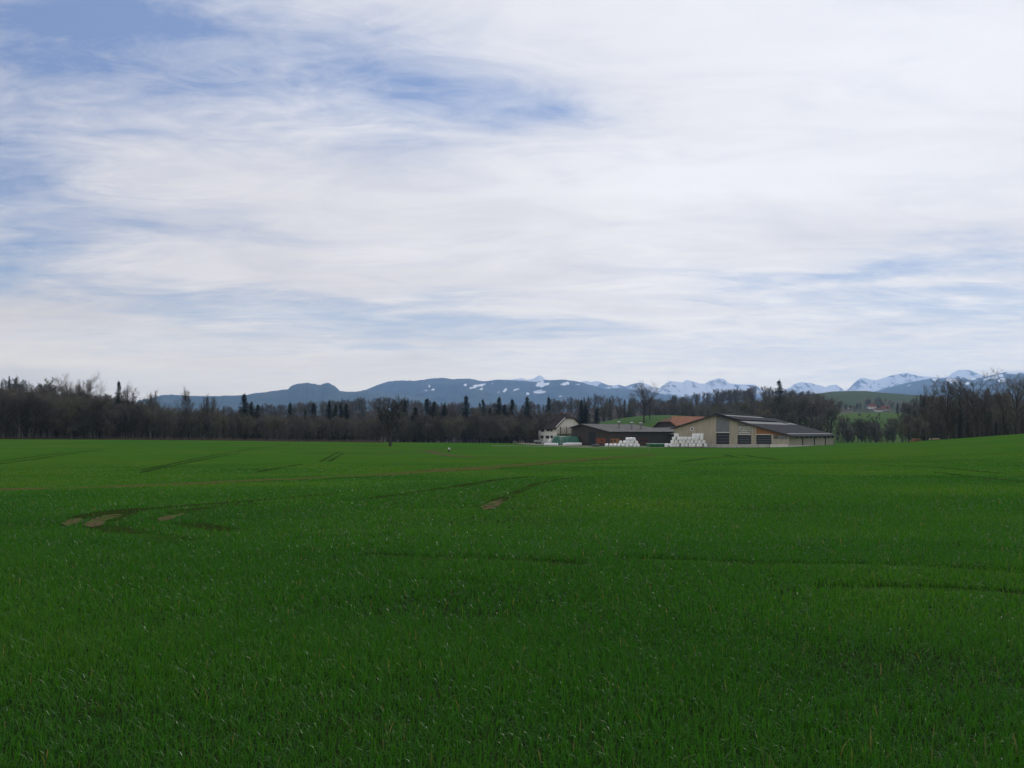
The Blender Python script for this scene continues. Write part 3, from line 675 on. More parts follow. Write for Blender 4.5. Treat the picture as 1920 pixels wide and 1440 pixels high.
def bare_tree(seed, H=16.0, spread=.34, clear=.18, limbs=14, up=.55, dens=1.0, thick=1.0, ivy=0.0, fork=False):
    rg = random.Random(seed); tr = TB(); cr = TB(); iv = TB() if ivy else None
    def path(p, d, L, n, wob, trop):
        pts = [p.copy()]; d = d.normalized()
        for i in range(n):
            d = (d + rv(rg) * wob + Vector((0, 0, trop))).normalized(); p = p + d * (L / n); pts.append(p.copy())
        return pts
    top = H * (.72 if fork else .88)
    tp = path(Vector((0, 0, -.3)), Vector((rg.uniform(-.06, .06), rg.uniform(-.06, .06), 1)), top, 9, .07, .05)
    r0 = H * .016 * thick
    tr.tube(tp, [r0 * (1.25 if i == 0 else 1) * (1 - .8 * (i / 9) ** 1.1) + .012 for i in range(10)], 7)
    def at(pts, t):
        f = t * (len(pts) - 1); i = min(int(f), len(pts) - 2); return pts[i].lerp(pts[i + 1], f - i), (pts[i + 1] - pts[i]).normalized()
    ph = rg.uniform(0, 6)
    for k in range(limbs):
        t = clear + (1.0 - clear) * ((k + rg.random() * .7) / limbs) ** .9
        if t > .99: t = .99
        p, d = at(tp, t); ph += 2.4 + rg.uniform(-.4, .4)
        tt = (t - clear) / (1 - clear)
        L = H * spread * (.62 + .58 * math.sin(math.pi * min(1, tt * .95 + .05))) * rg.uniform(.75, 1.2) * (1.35 if fork else 1)
        el_ = rg.uniform(up - .2, up + .25) + .35 * tt
        dd = Vector((math.cos(ph) * math.cos(el_), math.sin(ph) * math.cos(el_), math.sin(el_)))
        lp = path(p, dd, L, 6, .20, .10); rl = max(.03, r0 * (.50 - .28 * tt))
        tr.tube(lp, [rl * (1 - .8 * i / 6) + .008 for i in range(7)], 5)
        nb = int((6 + rg.random() * 3) * dens)
        for j in range(nb + 1):
            t2 = .22 + .78 * (j + rg.random() * .6) / (nb + 1); q, qd = at(lp, min(t2, .995))
            bd = (qd * .55 + rv(rg) * .75 + Vector((0, 0, .25))).normalized(); bl = L * rg.uniform(.26, .5) * (1.1 - .35 * t2)
            bp = path(q, bd, bl, 4, .24, .10); rb = max(.016, rl * .34)
            cr.tube(bp, [rb * (1 - .75 * i / 4) + .005 for i in range(5)], 3)
            nt = int((5 + rg.random() * 3) * dens)
            for a in range(nt + 1):
                q2, d2 = at(bp, min(.995, .2 + .8 * (a + rg.random()) / (nt + 1)))
                td = (d2 * .6 + rv(rg) * .75 + Vector((0, 0, .3))).normalized(); tl = bl * rg.uniform(.3, .6) + .15
                e2 = q2 + td * tl; cr.spike(q2, e2, .024 * thick ** .5)
                for b_ in range(5):
                    q3 = q2.lerp(e2, rg.uniform(.2, .95)); d3 = (td * .7 + rv(rg) * .8 + Vector((0, 0, .25))).normalized()
                    cr.spike(q3, q3 + d3 * tl * rg.uniform(.4, .9), .019)
        if iv:
            for j in range(int(40 * ivy)):
                q, qd = at(lp, rg.uniform(0, .45)); s_ = rv(rg); iv.leaf(q + s_ * .35, rv(rg), s_.cross(qd).normalized(), .35, .14)
    if iv:
        for j in range(int(500 * ivy)):
            q, qd = at(tp, rg.uniform(.05, .75)); s_ = rv(rg); iv.leaf(q + s_ * rg.uniform(.2, .5), rv(rg), s_, .35, .15)
    Ht = float(np.percentile([v.z for v in cr.v], 99.3))
    return tr.mesh('trunk', True), cr.mesh('crown'), (iv.mesh('ivy') if iv else None), Ht
def conifer(seed, H=18.0, base=.10, width=.20, sparse=1.0, droop=.25, ragged=.2):
    rg = random.Random(seed); tr = TB(); cr = TB()
    tp = [Vector((rg.uniform(-.04, .04) * i, rg.uniform(-.04, .04) * i, H * i / 8 - .2)) for i in range(9)]
    tr.tube(tp, [H * .014 * (1 - .93 * i / 8) + .01 for i in range(9)], 7)
    z = H * base; 
    while z < H * .985:
        t = z / H; prof = (1 - (t - base) / (1 - base)); 
        Lr = H * width * (prof ** .8 * .92 + .05) * (1 + ragged * rg.uniform(-1, 1))
        nb = max(4, int(7 * sparse)); ph = rg.uniform(0, 6)
        c0 = Vector((0, 0, 0)); f = t * 8; i = min(int(f), 7); c0 = tp[i].lerp(tp[i + 1], f - i)
        for k in range(nb):
            a = ph + 2 * math.pi * k / nb + rg.uniform(-.3, .3); L = Lr * rg.uniform(.6, 1.15)
            out = Vector((math.cos(a), math.sin(a), 0)); sd_ = Vector((-math.sin(a), math.cos(a), 0))
            pts = [c0 + out * (L * s_) + Vector((0, 0, -droop * L * s_ * s_ * 1.3 + .16 * L * s_ + (.18 * L * s_ ** 3))) for s_ in (0, .35, .7, 1)]
            tr.tube(pts, [.05, .035, .02, .008], 3)
            m = max(3, int(L / .24))
            for j in range(m):
                s_ = (j + .6) / m; q = pts[0].lerp(pts[3], s_); f3 = s_ * 3; i3 = min(int(f3), 2); q = pts[i3].lerp(pts[i3 + 1], f3 - i3)
                for sg in (-1, 1):
                    dr = (out * rg.uniform(.3, .8) + sd_ * sg * rg.uniform(.5, 1) + Vector((0, 0, rg.uniform(-.75, .12)))).normalized()
                    l = rg.uniform(.35, .62) * (1.15 - .55 * s_) * min(1, .5 + L / 2.2)
                    cr.leaf(q, dr, (dr.cross(Vector((0, 0, 1))).normalized() * .7 + Vector((0, 0, rg.uniform(-.6, .6)))).normalized(), l, .10)
                cr.leaf(q, (out + Vector((0, 0, rg.uniform(-.9, -.1)))).normalized(), sd_, rg.uniform(.3, .5), .11)
        z += max(.16, .034 * H * (.4 + .6 * prof)) / sparse ** .3 * rg.uniform(.8, 1.2) * .62
    for j in range(10):
        cr.leaf(Vector((0, 0, H * (.965 + .003 * j))), Vector((rg.uniform(-.4, .4), rg.uniform(-.4, .4), 1)).normalized(), rv(rg), .45, .05)
    return tr.mesh('trunk', True), cr.mesh('crown'), None, H

BARE = [bare_tree(100 + i, 16, .34 + .03 * (i % 4), .10 + .06 * (i % 3), 15 + i % 4, .5 + .12 * (i % 3), 1.15) for i in range(7)]
WIDE = [bare_tree(200 + i, 14, .44, .26, 13, .42, 1.12, 1.25) for i in range(3)]
GRAND = [bare_tree(300 + i, 20, .36, .28, 15, .55, 1.15, 1.3, fork=True) for i in range(3)]
LONE = bare_tree(777, 14, .42, .24, 16, .5, 1.3, 2.0)
IVY = [bare_tree(400 + i, 17, .32, .22, 13, .5, .95, 1.1, ivy=1.0) for i in range(2)]
SHRUB = [bare_tree(500 + i, 6, .42, .06, 12, .6, .9, .9) for i in range(3)]
CON = [conifer(600 + i, 18, .10, .19 + .025 * (i % 3), .85, .25 + .08 * (i % 2), .34) for i in range(4)]
CONR = [conifer(650, 18, .30, .19, .72, .15, .45), conifer(651, 18, .22, .15, .85, .35, .35)]
PROTOS = {}
def place_tree(kind, proto, loc, height, label, cat='tree', group=None, wx=1.0, crown_mat=None, trunk_mat=None, name=None):
    tm, cm, im, H = proto
    key = (id(tm), crown_mat.name if crown_mat else '', trunk_mat.name if trunk_mat else '')
    cmat = crown_mat or (needle if kind == 'conifer' else twig); tmat = trunk_mat or bark
    if key not in PROTOS:
        a = tm.copy(); a.materials.append(tmat); b = cm.copy(); b.materials.append(cmat); c = None
        if im: c = im.copy(); c.materials.append(ivy_leaf)
        PROTOS[key] = (a, b, c)
    a, b, c = PROTOS[key]
    e = thing(name or {'conifer': 'spruce_tree', 'bare': 'bare_tree', 'shrub': 'bare_shrub'}[kind], loc, label, cat, group, random.uniform(0, 6.28))
    s = height / H; e.scale = (s * wx, s * wx, s)
    link('trunk', a, None, e); link('crown', b, None, e)
    if c: link('ivy', c, None, e)
    return e
def tree_px(kind, proto, px, top, d, label, base=None, **k):
    """a tree whose tip is seen at (px, top), standing at depth d on the ground"""
    x = (px - CX) / F * d / math.cos(PITCH) * 1.0
    p = P(px, top, d); z = surf(p.x, d) - .1
    return place_tree(kind, proto, (p.x, d, z), max(2.0, p.z - z), label, **k)

def zone(px, Z):
    for lim, txt in Z:
        if px < lim: return txt
    return Z[-1][1]
LEFTZ = [(60, 'at the tall far left end'), (95, 'left of the three open crowns'), (180, 'below the three open crowns'), (215, 'between the three crowns and the dark spruce'), (255, 'below the dark pointed spruce'), (300, 'where the treeline steps down to the blue hill'), (400, 'before the low blue hill'), (450, 'left of the tall spruce pair'), (500, 'below the tall spruce pair'), (560, 'before the left hump of the hill'), (610, 'before the right hump of the hill'), (660, 'before the saddle of the blue ridge'), (900, 'just left of the lone tree')]
MIDZ = [(745, 'behind the lone field tree'), (800, 'just right of the lone field tree'), (860, 'behind the walker'), (930, 'behind the small orchard trees'), (985, 'behind the orchard end'), (1200, 'left of the farmhouse')]
RIGHTZ = [(1745, 'above the orange logs'), (1775, 'at the hill foot'), (1815, 'below the olive ivy tree'), (1850, 'below the tallest spreading crown'), (1895, 'on the rising hill edge'), (2500, 'by the right picture edge')]
ROWN = ['front', 'second', 'rear']
# the wood along the left edge of the field
prof_px = [-160, 0, 40, 80, 100, 140, 175, 220, 250, 290, 330, 380, 450, 520, 600, 680, 740]
prof_py = [712, 722, 726, 730, 733, 735, 737, 743, 749, 756, 762, 765, 769, 773, 776, 779, 780]
rg = random.Random(11)
G1 = 'bare trees of the wood along the left edge of the field'
n_left = 0
for row, (dd0, lo) in enumerate([(348, 13), (372, 8), (398, 3)]):
    px = -60 + row * 5
    while px < 715:
        d = dd0 + px * .05 + rg.uniform(-9, 9); top = np.interp(px, prof_px, prof_py) + lo * rg.uniform(.3, 1.3) + rg.uniform(-1, 4)
        pr = rg.choice(BARE + IVY[:1]); cm = rg.choice([twig, twig, twig, twig_olive])
        tm = bark_pale if (row == 0 and rg.random() < .06) else bark
        tree_px('bare', pr, px, top, d, '%s leafless tree in the %s row %s' % ('pale trunked' if tm is bark_pale else 'olive' if cm is twig_olive else 'brown', ROWN[row], zone(px, LEFTZ)), group=G1, wx=rg.uniform(.95, 1.35), crown_mat=cm, trunk_mat=tm)
        px += rg.uniform(9, 17); n_left += 1
for px, top, d, kind, pr, lb, wx in [
    (108, 711, 385, 'bare', BARE[0], 'leftmost of three tall bare crowns rising above the left wood', 1.0),
    (132, 706, 390, 'bare', GRAND[0], 'round bare crown in the middle of three above the left wood', .75),
    (158, 705, 390, 'bare', GRAND[1], 'open bare crown at the right of three above the left wood', .8),
    (222, 713, 378, 'conifer', CON[0], 'dark pointed spruce rising above the left wood', .9),
    (242, 723, 376, 'bare', BARE[3], 'bare crown just right of the dark spruce over the left wood', .7),
    (290, 733, 372, 'bare', BARE[4], 'thin bare tree standing above the wood where the blue hill starts', .55),
    (348, 731, 372, 'bare', BARE[5], 'bare tree rising against the low blue hill', .6),
    (385, 742, 372, 'bare', BARE[2], 'thin bare tree against the pale sky left of the double hump', .45),
    (402, 745, 380, 'bare', BARE[1], 'small bare crown against sky between wood and double hump', .45)]:
    tree_px(kind, pr, px, top, d, lb, wx=wx)
spr = [(460, 737, 385, 1.0, 'tall dark spruce left of the double humped hill'), (472, 752, 380, .9, 'short spruce leaning on the tall dark one'), (482, 757, 384, .9, 'low spruce beside the tall dark pair'),
       (545, 754, 400, .9, 'spruce tip showing under the double hump'), (572, 768, 392, .8, 'small spruce low in the wood under the hump'), (588, 755, 400, 1.15, 'broad spruce under the right hump'), (617, 749, 402, .75, 'slender spruce at the foot of the right hump'), (629, 757, 400, .9, 'spruce between slender neighbours in the wood'), (641, 755, 404, .85, 'spruce before the saddle of the blue ridge'), (650, 755, 402, .9, 'spruce next to the saddle of the blue ridge'),
       (758, 749, 410, .8, 'spruce behind the lone field tree'), (778, 762, 380, 1.35, 'broad dark spruce right of the lone field tree'), (803, 746, 400, 1.1, 'bushy dark spruce below the blue ridge'), (814, 751, 402, .95, 'spruce touching the bushy dark one'), (833, 757, 410, .8, 'small spruce tip before the blue ridge'), (874, 740, 405, .95, 'tall spruce below the largest left snow patch'), (906, 747, 408, .8, 'thin spruce with a gap in its crown'), (919, 764, 412, .8, 'low spruce in the gap of the wood'), (930, 765, 415, .8, 'low spruce beside the gap of the wood'),
       (937, 743, 408, .95, 'spruce with spreading top left of the farmhouse'), (948, 757, 402, 1.2, 'dark wide spruce left of the farmhouse'), (960, 747, 412, .9, 'reddish spruce tip left of the farmhouse'), (990, 742, 410, .75, 'narrow dark spruce before the ridge near the farmhouse'), (1028, 742, 425, .7, 'ragged spruce standing above the farmhouse roof')]
for i, (px, top, d, wx, lb) in enumerate(spr):
    tree_px('conifer', CONR[1] if 'ragged' in lb or 'gap in' in lb else CON[i % 4], px, top, d + 30, lb, wx=wx * 1.5, group='spruces in the wood behind the field')
# wood behind the middle of the field
rg = random.Random(12)
for row, dd0 in enumerate([392, 418, 446]):
    px = 700 + row * 6
    while px < 1040:
        top = 783 - row * 6 + rg.uniform(-7, 9)
        cm = rg.choice([twig, twig, twig_olive])
        tree_px('bare', rg.choice(BARE), px, top, dd0 + rg.uniform(-8, 8), '%s leafless tree in the %s wood row %s' % ('olive' if cm is twig_olive else 'brown', ROWN[row], zone(px, MIDZ)), group='bare trees of the wood left of the farmhouse', wx=rg.uniform(1.0, 1.4), crown_mat=cm)
        px += rg.uniform(11, 19)
# lone field tree and orchard
def tree_base(kind, proto, px, base, top, label, **k):
    g = gpt(px, base); h = P(px, top, g.y).z - g.z
    return place_tree(kind, proto, (g.x, g.y, g.z - .1), h, label, **k)
tree_base('bare', LONE, 731, 836.5, 746, 'lone broad leafless tree standing on the field edge', wx=1.1, crown_mat=twig_dark)
for i, (px, b, t) in enumerate([(680, 826.5, 797), (829, 828.5, 792), (845, 829.5, 795), (881, 829, 790), (912, 829.5, 797), (919, 830, 795), (943, 830, 784), (948, 829.5, 792)]):
    tree_base('bare', WIDE[i % 3], px, b, t, ['small round orchard tree left of the lone tree', 'small orchard tree above the walker', 'orchard tree just right of the one above the walker', 'orchard tree midway between walker and farmhouse', 'orchard tree with thin paired trunk', 'orchard tree beside the thin paired one', 'taller orchard tree nearest the farm lane', 'orchard tree behind the taller one near the lane'][i], wx=1.1, group='orchard trees on the field edge')
# round the farm
tree_px('bare', BARE[2], 1000, 783, 420, 'brown bare tree at the left end of the farmhouse', wx=1.5, crown_mat=twig_olive)
tree_px('bare', BARE[5], 985, 779, 425, 'wide olive bare tree left of the farmhouse', wx=1.5, crown_mat=twig_olive)
tree_px('conifer', CON[1], 1090, 748, 440, 'tall dark spruce behind the farmhouse gable', wx=1.1)
tree_px('conifer', CON[2], 1098, 757, 442, 'wide dark spruce right of the farmhouse gable', wx=1.5)
tree_px('conifer', CON[3], 1119, 764, 470, 'lower dark spruce behind the long shed', wx=1.3)
tree_px('conifer', CON[0], 1143, 747, 600, 'spruce tip over the purple wood behind the shed', wx=.9)
tree_px('conifer', CON[1], 1171, 748, 600, 'spruce left of the great bare tree', wx=.9)
tree_px('conifer', CON[2], 1180, 757, 600, 'low spruce touching the great bare tree', wx=1.0)
tree_px('bare', GRAND[2], 1207, 717, 505, 'great spreading bare tree on the green knoll', wx=1.05)
tree_px('bare', IVY[0], 1218, 745, 515, 'ivy clad tree beside the great bare tree', wx=.9, crown_mat=twig_olive)
rg = random.Random(13)
for px in list(range(1235, 1345, 13)) + [1130, 1150, 1165, 1185]:
    tree_px('bare', rg.choice(BARE), px + rg.uniform(-4, 4), 755 + rg.uniform(-5, 9), 575 + rg.uniform(-15, 25), 'bare tree on the back of the green knoll %s' % zone(px, [(1160, 'above the left vent'), (1200, 'left of the great bare tree'), (1270, 'just right of the great bare tree'), (1305, 'above the red roof'), (1400, 'above the dairy barn ridge')]), wx=rg.uniform(1.1, 1.5), group='bare trees behind the green knoll', crown_mat=rg.choice([twig, twig_olive]))
tree_px('conifer', CONR[0], 1462, 711, 470, 'tall ragged spruce standing above the dairy barn roof', wx=1.0)
G2 = 'bare trees behind the dairy barn'
for px, top, d in [(1345, 762, 470), (1362, 757, 480), (1385, 752, 470), (1402, 757, 490), (1420, 748, 470), (1437, 742, 470), (1447, 737, 480), (1460, 745, 460), (1475, 741, 480), (1490, 746, 470), (1503, 748, 480), (1516, 741, 470), (1532, 740, 475), (1546, 742, 480), (1553, 757, 470), (1395, 772, 440), (1425, 768, 440), (1452, 770, 440), (1482, 770, 440), (1508, 772, 440), (1535, 776, 440)]:
    tree_px('bare', rg.choice(BARE + IVY), px, top, d, 'bare tree behind the dairy barn %s' % zone(px, [(1385, 'over its ridge'), (1430, 'above the long skylight'), (1455, 'left of the ragged spruce'), (1485, 'beside the ragged spruce'), (1520, 'right of the ragged spruce'), (1600, 'above the low end of the roof')]), wx=rg.uniform(1.0, 1.4), group=G2, crown_mat=rg.choice([twig, twig, twig_olive]))
G3 = 'young trees on the meadow bank right of the barn'
for i in range(66):
    px = 1566 + rg.uniform(0, 108); d = rg.uniform(455, 600); 
    tree_px('shrub', rg.choice(SHRUB + BARE[:2]), px, rg.choice([rg.uniform(780, 792), rg.uniform(792, 808), rg.uniform(796, 810)]), d, '%s young tree on the meadow bank %s' % ('taller' if d < 500 else 'small', zone(px, [(1590, 'by the barn end'), (1610, 'above the gravel path'), (1640, 'below the red roofed house'), (1660, 'below the low white house'), (1900, 'near the broad spruce')])), group=G3, wx=rg.uniform(.9, 1.3), crown_mat=rg.choice([twig, twig_olive, twig_olive]), name='young_tree')
# right hand wood
for px, top, d, kind, pr, lb, wx, cm in [
    (1626, 748, far_depth(1626, 770), 'bare', BARE[1], 'bare tree beside the red roofed village houses', 1.1, twig), (1645, 744, far_depth(1645, 769), 'bare', BARE[3], 'tall bare tree among the village houses', 1.1, twig),
    (1682, 754, 620, 'conifer', CON[1], 'small dark spruce right of the village', 1.0, None), (1731, 741, 330, 'conifer', CON[2], 'dark broad spruce left of the tall bare trees', 1.25, None), (1716, 772, 330, 'conifer', CON[3], 'low spruce in front of the right hand wood', 1.2, None),
    (1772, 712, 262, 'bare', BARE[6], 'tall straight bare tree at the hill foot', 1.1, twig), (1745, 735, 275, 'bare', BARE[0], 'bare tree left of the tall straight one', 1.0, twig), (1800, 727, 262, 'bare', IVY[1], 'olive ivy clad tree between two tall bare trees', .9, twig_olive),
    (1824, 702, 255, 'bare', GRAND[0], 'tallest spreading bare tree against the snowfield', 1.0, twig), (1846, 728, 262, 'bare', BARE[2], 'bare tree right of the tallest spreading one', 1.0, twig),
    (1906, 696, 240, 'bare', GRAND[1], 'spreading bare tree cut by the right picture edge', 1.05, twig), (1885, 730, 250, 'bare', BARE[4], 'bare tree left of the one at the picture edge', 1.0, twig), (1960, 700, 240, 'bare', GRAND[2], 'bare tree on the hill beyond the picture edge', 1.0, twig)]:
    tree_px(kind, pr, px, top, d, lb, wx=wx, crown_mat=cm)
rg = random.Random(14)
for row, dd0 in enumerate([268, 290, 318]):
    px = 1690 + row * 7
    while px < 2040:
        top = 776 - row * 7 + rg.uniform(-9, 14) + (18 if px < 1740 else 0)
        pr = rg.choice(BARE + IVY); k = 'bare'
        if rg.random() < .16: pr = rg.choice(CON); k = 'conifer'
        cm = None if k == 'conifer' else rg.choice([twig, twig_olive])
        tree_px(k, pr, px, top, dd0 + rg.uniform(-8, 8) - (px - 1690) * .06, '%s in the %s row %s' % ('dark spruce' if k == 'conifer' else 'olive bare tree' if cm is twig_olive else 'brown bare tree', ROWN[row], zone(px, RIGHTZ)), wx=rg.uniform(.9, 1.3), group='trees of the wood at the right edge', crown_mat=cm)
        px += rg.uniform(12, 20)

# far woods as masses of trees
def wood(name, label, spots, protos, seed, wob=.25):
    """one mass: merged light copies of the trees"""
    rg = random.Random(seed); col = bpy.data.collections.new(name + '_kinds')
    for (pr, cm) in protos:
        tm, c, im, H = pr
        vs = []; 
        a = np.zeros(len(tm.vertices) * 3, np.float32); tm.vertices.foreach_get('co', a); b = np.zeros(len(c.vertices) * 3, np.float32); c.vertices.foreach_get('co', b)
        me = bpy.data.meshes.new(name)
        import bmesh
        bm = bmesh.new(); bm.from_mesh(tm); n0 = len(bm.faces); bm.from_mesh(c); bm.faces.ensure_lookup_table()
        for f in bm.faces[n0:]: f.material_index = 1
        bmesh.ops.scale(bm, vec=(1 / H,) * 3, verts=bm.verts); bm.to_mesh(me); bm.free()
        me.materials.append(bark); me.materials.append(cm)
        o = bpy.data.objects.new(name, me); col.objects.link(o)
    pm = bpy.data.meshes.new(name); pm.from_pydata([s[0] for s in spots], [], [])
    attr(pm, 'size', [s[1] for s in spots])
    a = pm.attributes.new('turn', 'FLOAT', 'POINT'); a.data.foreach_set('value', [rg.uniform(0, 6.28) for s in spots])
    a = pm.attributes.new('pick', 'INT', 'POINT'); a.data.foreach_set('value', [s[2] for s in spots])
    o = bpy.data.objects.new(name, pm); COL.objects.link(o); tag(o, label, 'wood', None, 'stuff')
    ng = bpy.data.node_groups.new(name, 'GeometryNodeTree')
    ng.interface.new_socket('Geometry', in_out='INPUT', socket_type='NodeSocketGeometry'); ng.interface.new_socket('Geometry', in_out='OUTPUT', socket_type='NodeSocketGeometry')
    i_ = ng.nodes.new('NodeGroupInput'); o_ = ng.nodes.new('NodeGroupOutput')
    ci = ng.nodes.new('GeometryNodeCollectionInfo'); ci.inputs['Collection'].default_value = col; ci.inputs['Separate Children'].default_value = True; ci.inputs['Reset Children'].default_value = True
    ip = ng.nodes.new('GeometryNodeInstanceOnPoints'); ip.inputs['Pick Instance'].default_value = True
    m2p = ng.nodes.new('GeometryNodeMeshToPoints')
    def na(nm, ty):
        n = ng.nodes.new('GeometryNodeInputNamedAttribute'); n.data_type = ty; n.inputs['Name'].default_value = nm; return n.outputs['Attribute']
    cx = ng.nodes.new('ShaderNodeCombineXYZ'); ng.links.new(na('turn', 'FLOAT'), cx.inputs[2])
    ng.links.new(i_.outputs[0], m2p.inputs[0]); ng.links.new(m2p.outputs[0], ip.inputs['Points']); ng.links.new(ci.outputs[0], ip.inputs['Instance'])
    ng.links.new(na('pick', 'INT'), ip.inputs['Instance Index']); ng.links.new(cx.outputs[0], ip.inputs['Rotation'])
    sz = na('size', 'FLOAT'); ng.links.new(sz, ip.inputs['Scale']); ng.links.new(ip.outputs[0], o_.inputs[0])
    md = o.modifiers.new('trees', 'NODES'); md.node_group = ng
    return o
WOODKINDS = [(BARE[0], twig), (BARE[1], twig), (BARE[3], twig), (BARE[4], twig_olive), (WIDE[1], twig), (CON[0], needle), (CON[2], needle)]
def spots_on(pxr, dr, n, seed, hmin, hmax, conif=.15, cond=None):
    rg = random.Random(seed); S = []
    while len(S) < n:
        d = rg.uniform(*dr); px = rg.uniform(*pxr); x = (px - CX) / F * d
        if cond and not cond(px, d): continue
        k = rg.choice([5, 6]) if rg.random() < conif else rg.randrange(5)
        S.append(((x, d, surf(x, d) - .2), rg.uniform(hmin, hmax), k))
    return S
wood('far_wood', 'dark wood with conifers on the hill at the far left', spots_on((-420, 300), (640, 980), 420, 1, 13, 19, .3), WOODKINDS, 1)
wood('far_wood', 'brown leafless wood covering the low hill behind the farm', spots_on((360, 1545), (690, 1010), 900, 2, 12, 18, .12), WOODKINDS, 2)
wood('far_wood', 'thick brown wood filling the ground behind the left tree line', spots_on((-160, 1060), (425, 560), 330, 3, 9, 12.5, .05), WOODKINDS, 3)
wood('far_wood', 'dark wood behind the tall trees at the right edge', spots_on((1690, 2150), (340, 760), 330, 4, 12, 17, .25), WOODKINDS, 4)
def hedge_spots(n, seed):
    rg = random.Random(seed); S = []
    while len(S) < n:
        px = rg.uniform(1550, 1765); py = rg.choice([rg.uniform(769, 774), rg.uniform(760, 772)])
        if 1585 < px < 1620 and py < 770: continue
        d = far_depth(px, py) + rg.uniform(8, 40); x = (px - CX) / F * d
        S.append(((x, d, surf(x, d) - .2), rg.uniform(4, 10), rg.choice([5, 6]) if rg.random() < .08 else rg.randrange(5)))
    return S
wood('far_hedgerow', 'brown hedgerow and trees round the far village', hedge_spots(120, 5), WOODKINDS, 5)

# undergrowth along the wood edge
def undergrowth():
    rg = random.Random(5); tb = TB()
    for i in range(5200):
        px = rg.uniform(-80, 720); d = 340 + px * .04 + rg.uniform(-4, 7); x = (px - CX) / F * d
        p = Vector((x, d, float(ground_z(np.array([x]), np.array([d]))[0]) - .05)); h = rg.uniform(.4, 1.5)
        tb.spike(p, p + Vector((rg.uniform(-.7, .7), rg.uniform(-.5, .5), h)), .05)
    o = link('undergrowth', tb.mesh('undergrowth'), twig_red); tag(o, 'reddish brown undergrowth at the foot of the left wood', 'undergrowth', None, 'stuff')
undergrowth()

# ------------------------------------------------------------------ buildings
M = {}
M['plaster'] = mat('white_plaster', (.80, .79, .75), .9, .12, 1.0)
M['gable'] = mat('grey_plaster', (.72, .70, .63), .9, .15, .8)
M['roof_brown'] = mat('brown_tiles', (.034, .028, .026), .95, .35, 1.5, spec=.05)
M['roof_grey'] = mat('grey_fibre_cement', (.150, .146, .140), .95, .3, .6, spec=.05)
M['roof_slate'] = mat('slate_sheet', (.040, .042, .047), .95, .25, .8, spec=.05)
M['roof_red'] = mat('red_tiles', (.25, .098, .048), .9, .35, 1.0)
M['roof_hip'] = mat('weathered_red_tiles', (.14, .075, .045), .9, .4, 1.0)
M['dark_wood'] = mat('dark_boards', (.074, .063, .054), .9, .4, 1.2, stretch=(4, 4, .3))
M['tan_wood'] = mat('tan_boards', (.45, .40, .32), .85, .30, 1.0, stretch=(5, 5, .25))
M['pale_wood'] = mat('pale_boards', (.47, .43, .35), .9, .30, 1.0, stretch=(5, 5, .25))
M['orange_wood'] = mat('orange_boards', (.36, .17, .075), .85, .3, 1.0, stretch=(5, 5, .25))
M['brick'] = mat('red_brick', (.26, .085, .04), .9, .35, 2.0)
M['brickdark'] = mat('brown_brick', (.12, .05, .03), .9, .35, 2.0)
M['concrete'] = mat('concrete', (.48, .47, .43), .9, .2, 1.0)
M['white_block'] = mat('white_concrete', (.72, .70, .65), .9, .2, 1.5)
M['panel_grey'] = mat('grey_translucent_panel', (.17, .185, .20), .5, .15, .7)
M['panel_pale'] = mat('silver_panel', (.21, .22, .21), .8, .15, .8, spec=.1)
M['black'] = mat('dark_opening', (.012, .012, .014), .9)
M['door'] = mat('roll_door', (.030, .034, .042), .5, .2, .8)
M['zinc'] = mat('zinc', (.20, .21, .22), .7, .15, 1.0, spec=.15)
M['white'] = mat('white_paint', (.78, .78, .76), .5, .06, 1.0)
M['greenwood'] = mat('green_black_boards', (.028, .036, .036), .85, .3, 1.0, stretch=(4, 4, .3))
M['shutter'] = mat('shutter', (.022, .028, .028), .7)
M['glass'] = mat('window_glass', (.05, .055, .06), .15, spec=.5)
M['tarp'] = mat('green_tarp', (.035, .13, .085), .55, .35, .5, bump=.4)
M['greenwrap'] = mat('green_wrap', (.02, .16, .065), .4, .3, 2.0)
M['wrap'] = mat('white_wrap', (.87, .88, .90), .32, .16, 1.6, bump=.9, spec=.5, objrand=.05)
M['log'] = mat('fresh_logs', (.30, .16, .08), .9, .3, 2.0)
M['logpale'] = mat('pale_logs', (.46, .38, .26), .9, .3, 2.0)
M['metal'] = mat('grey_trailer', (.28, .29, .29), .5, .2, 1.0)
M['tyre'] = mat('rubber', (.02, .02, .02), .9)

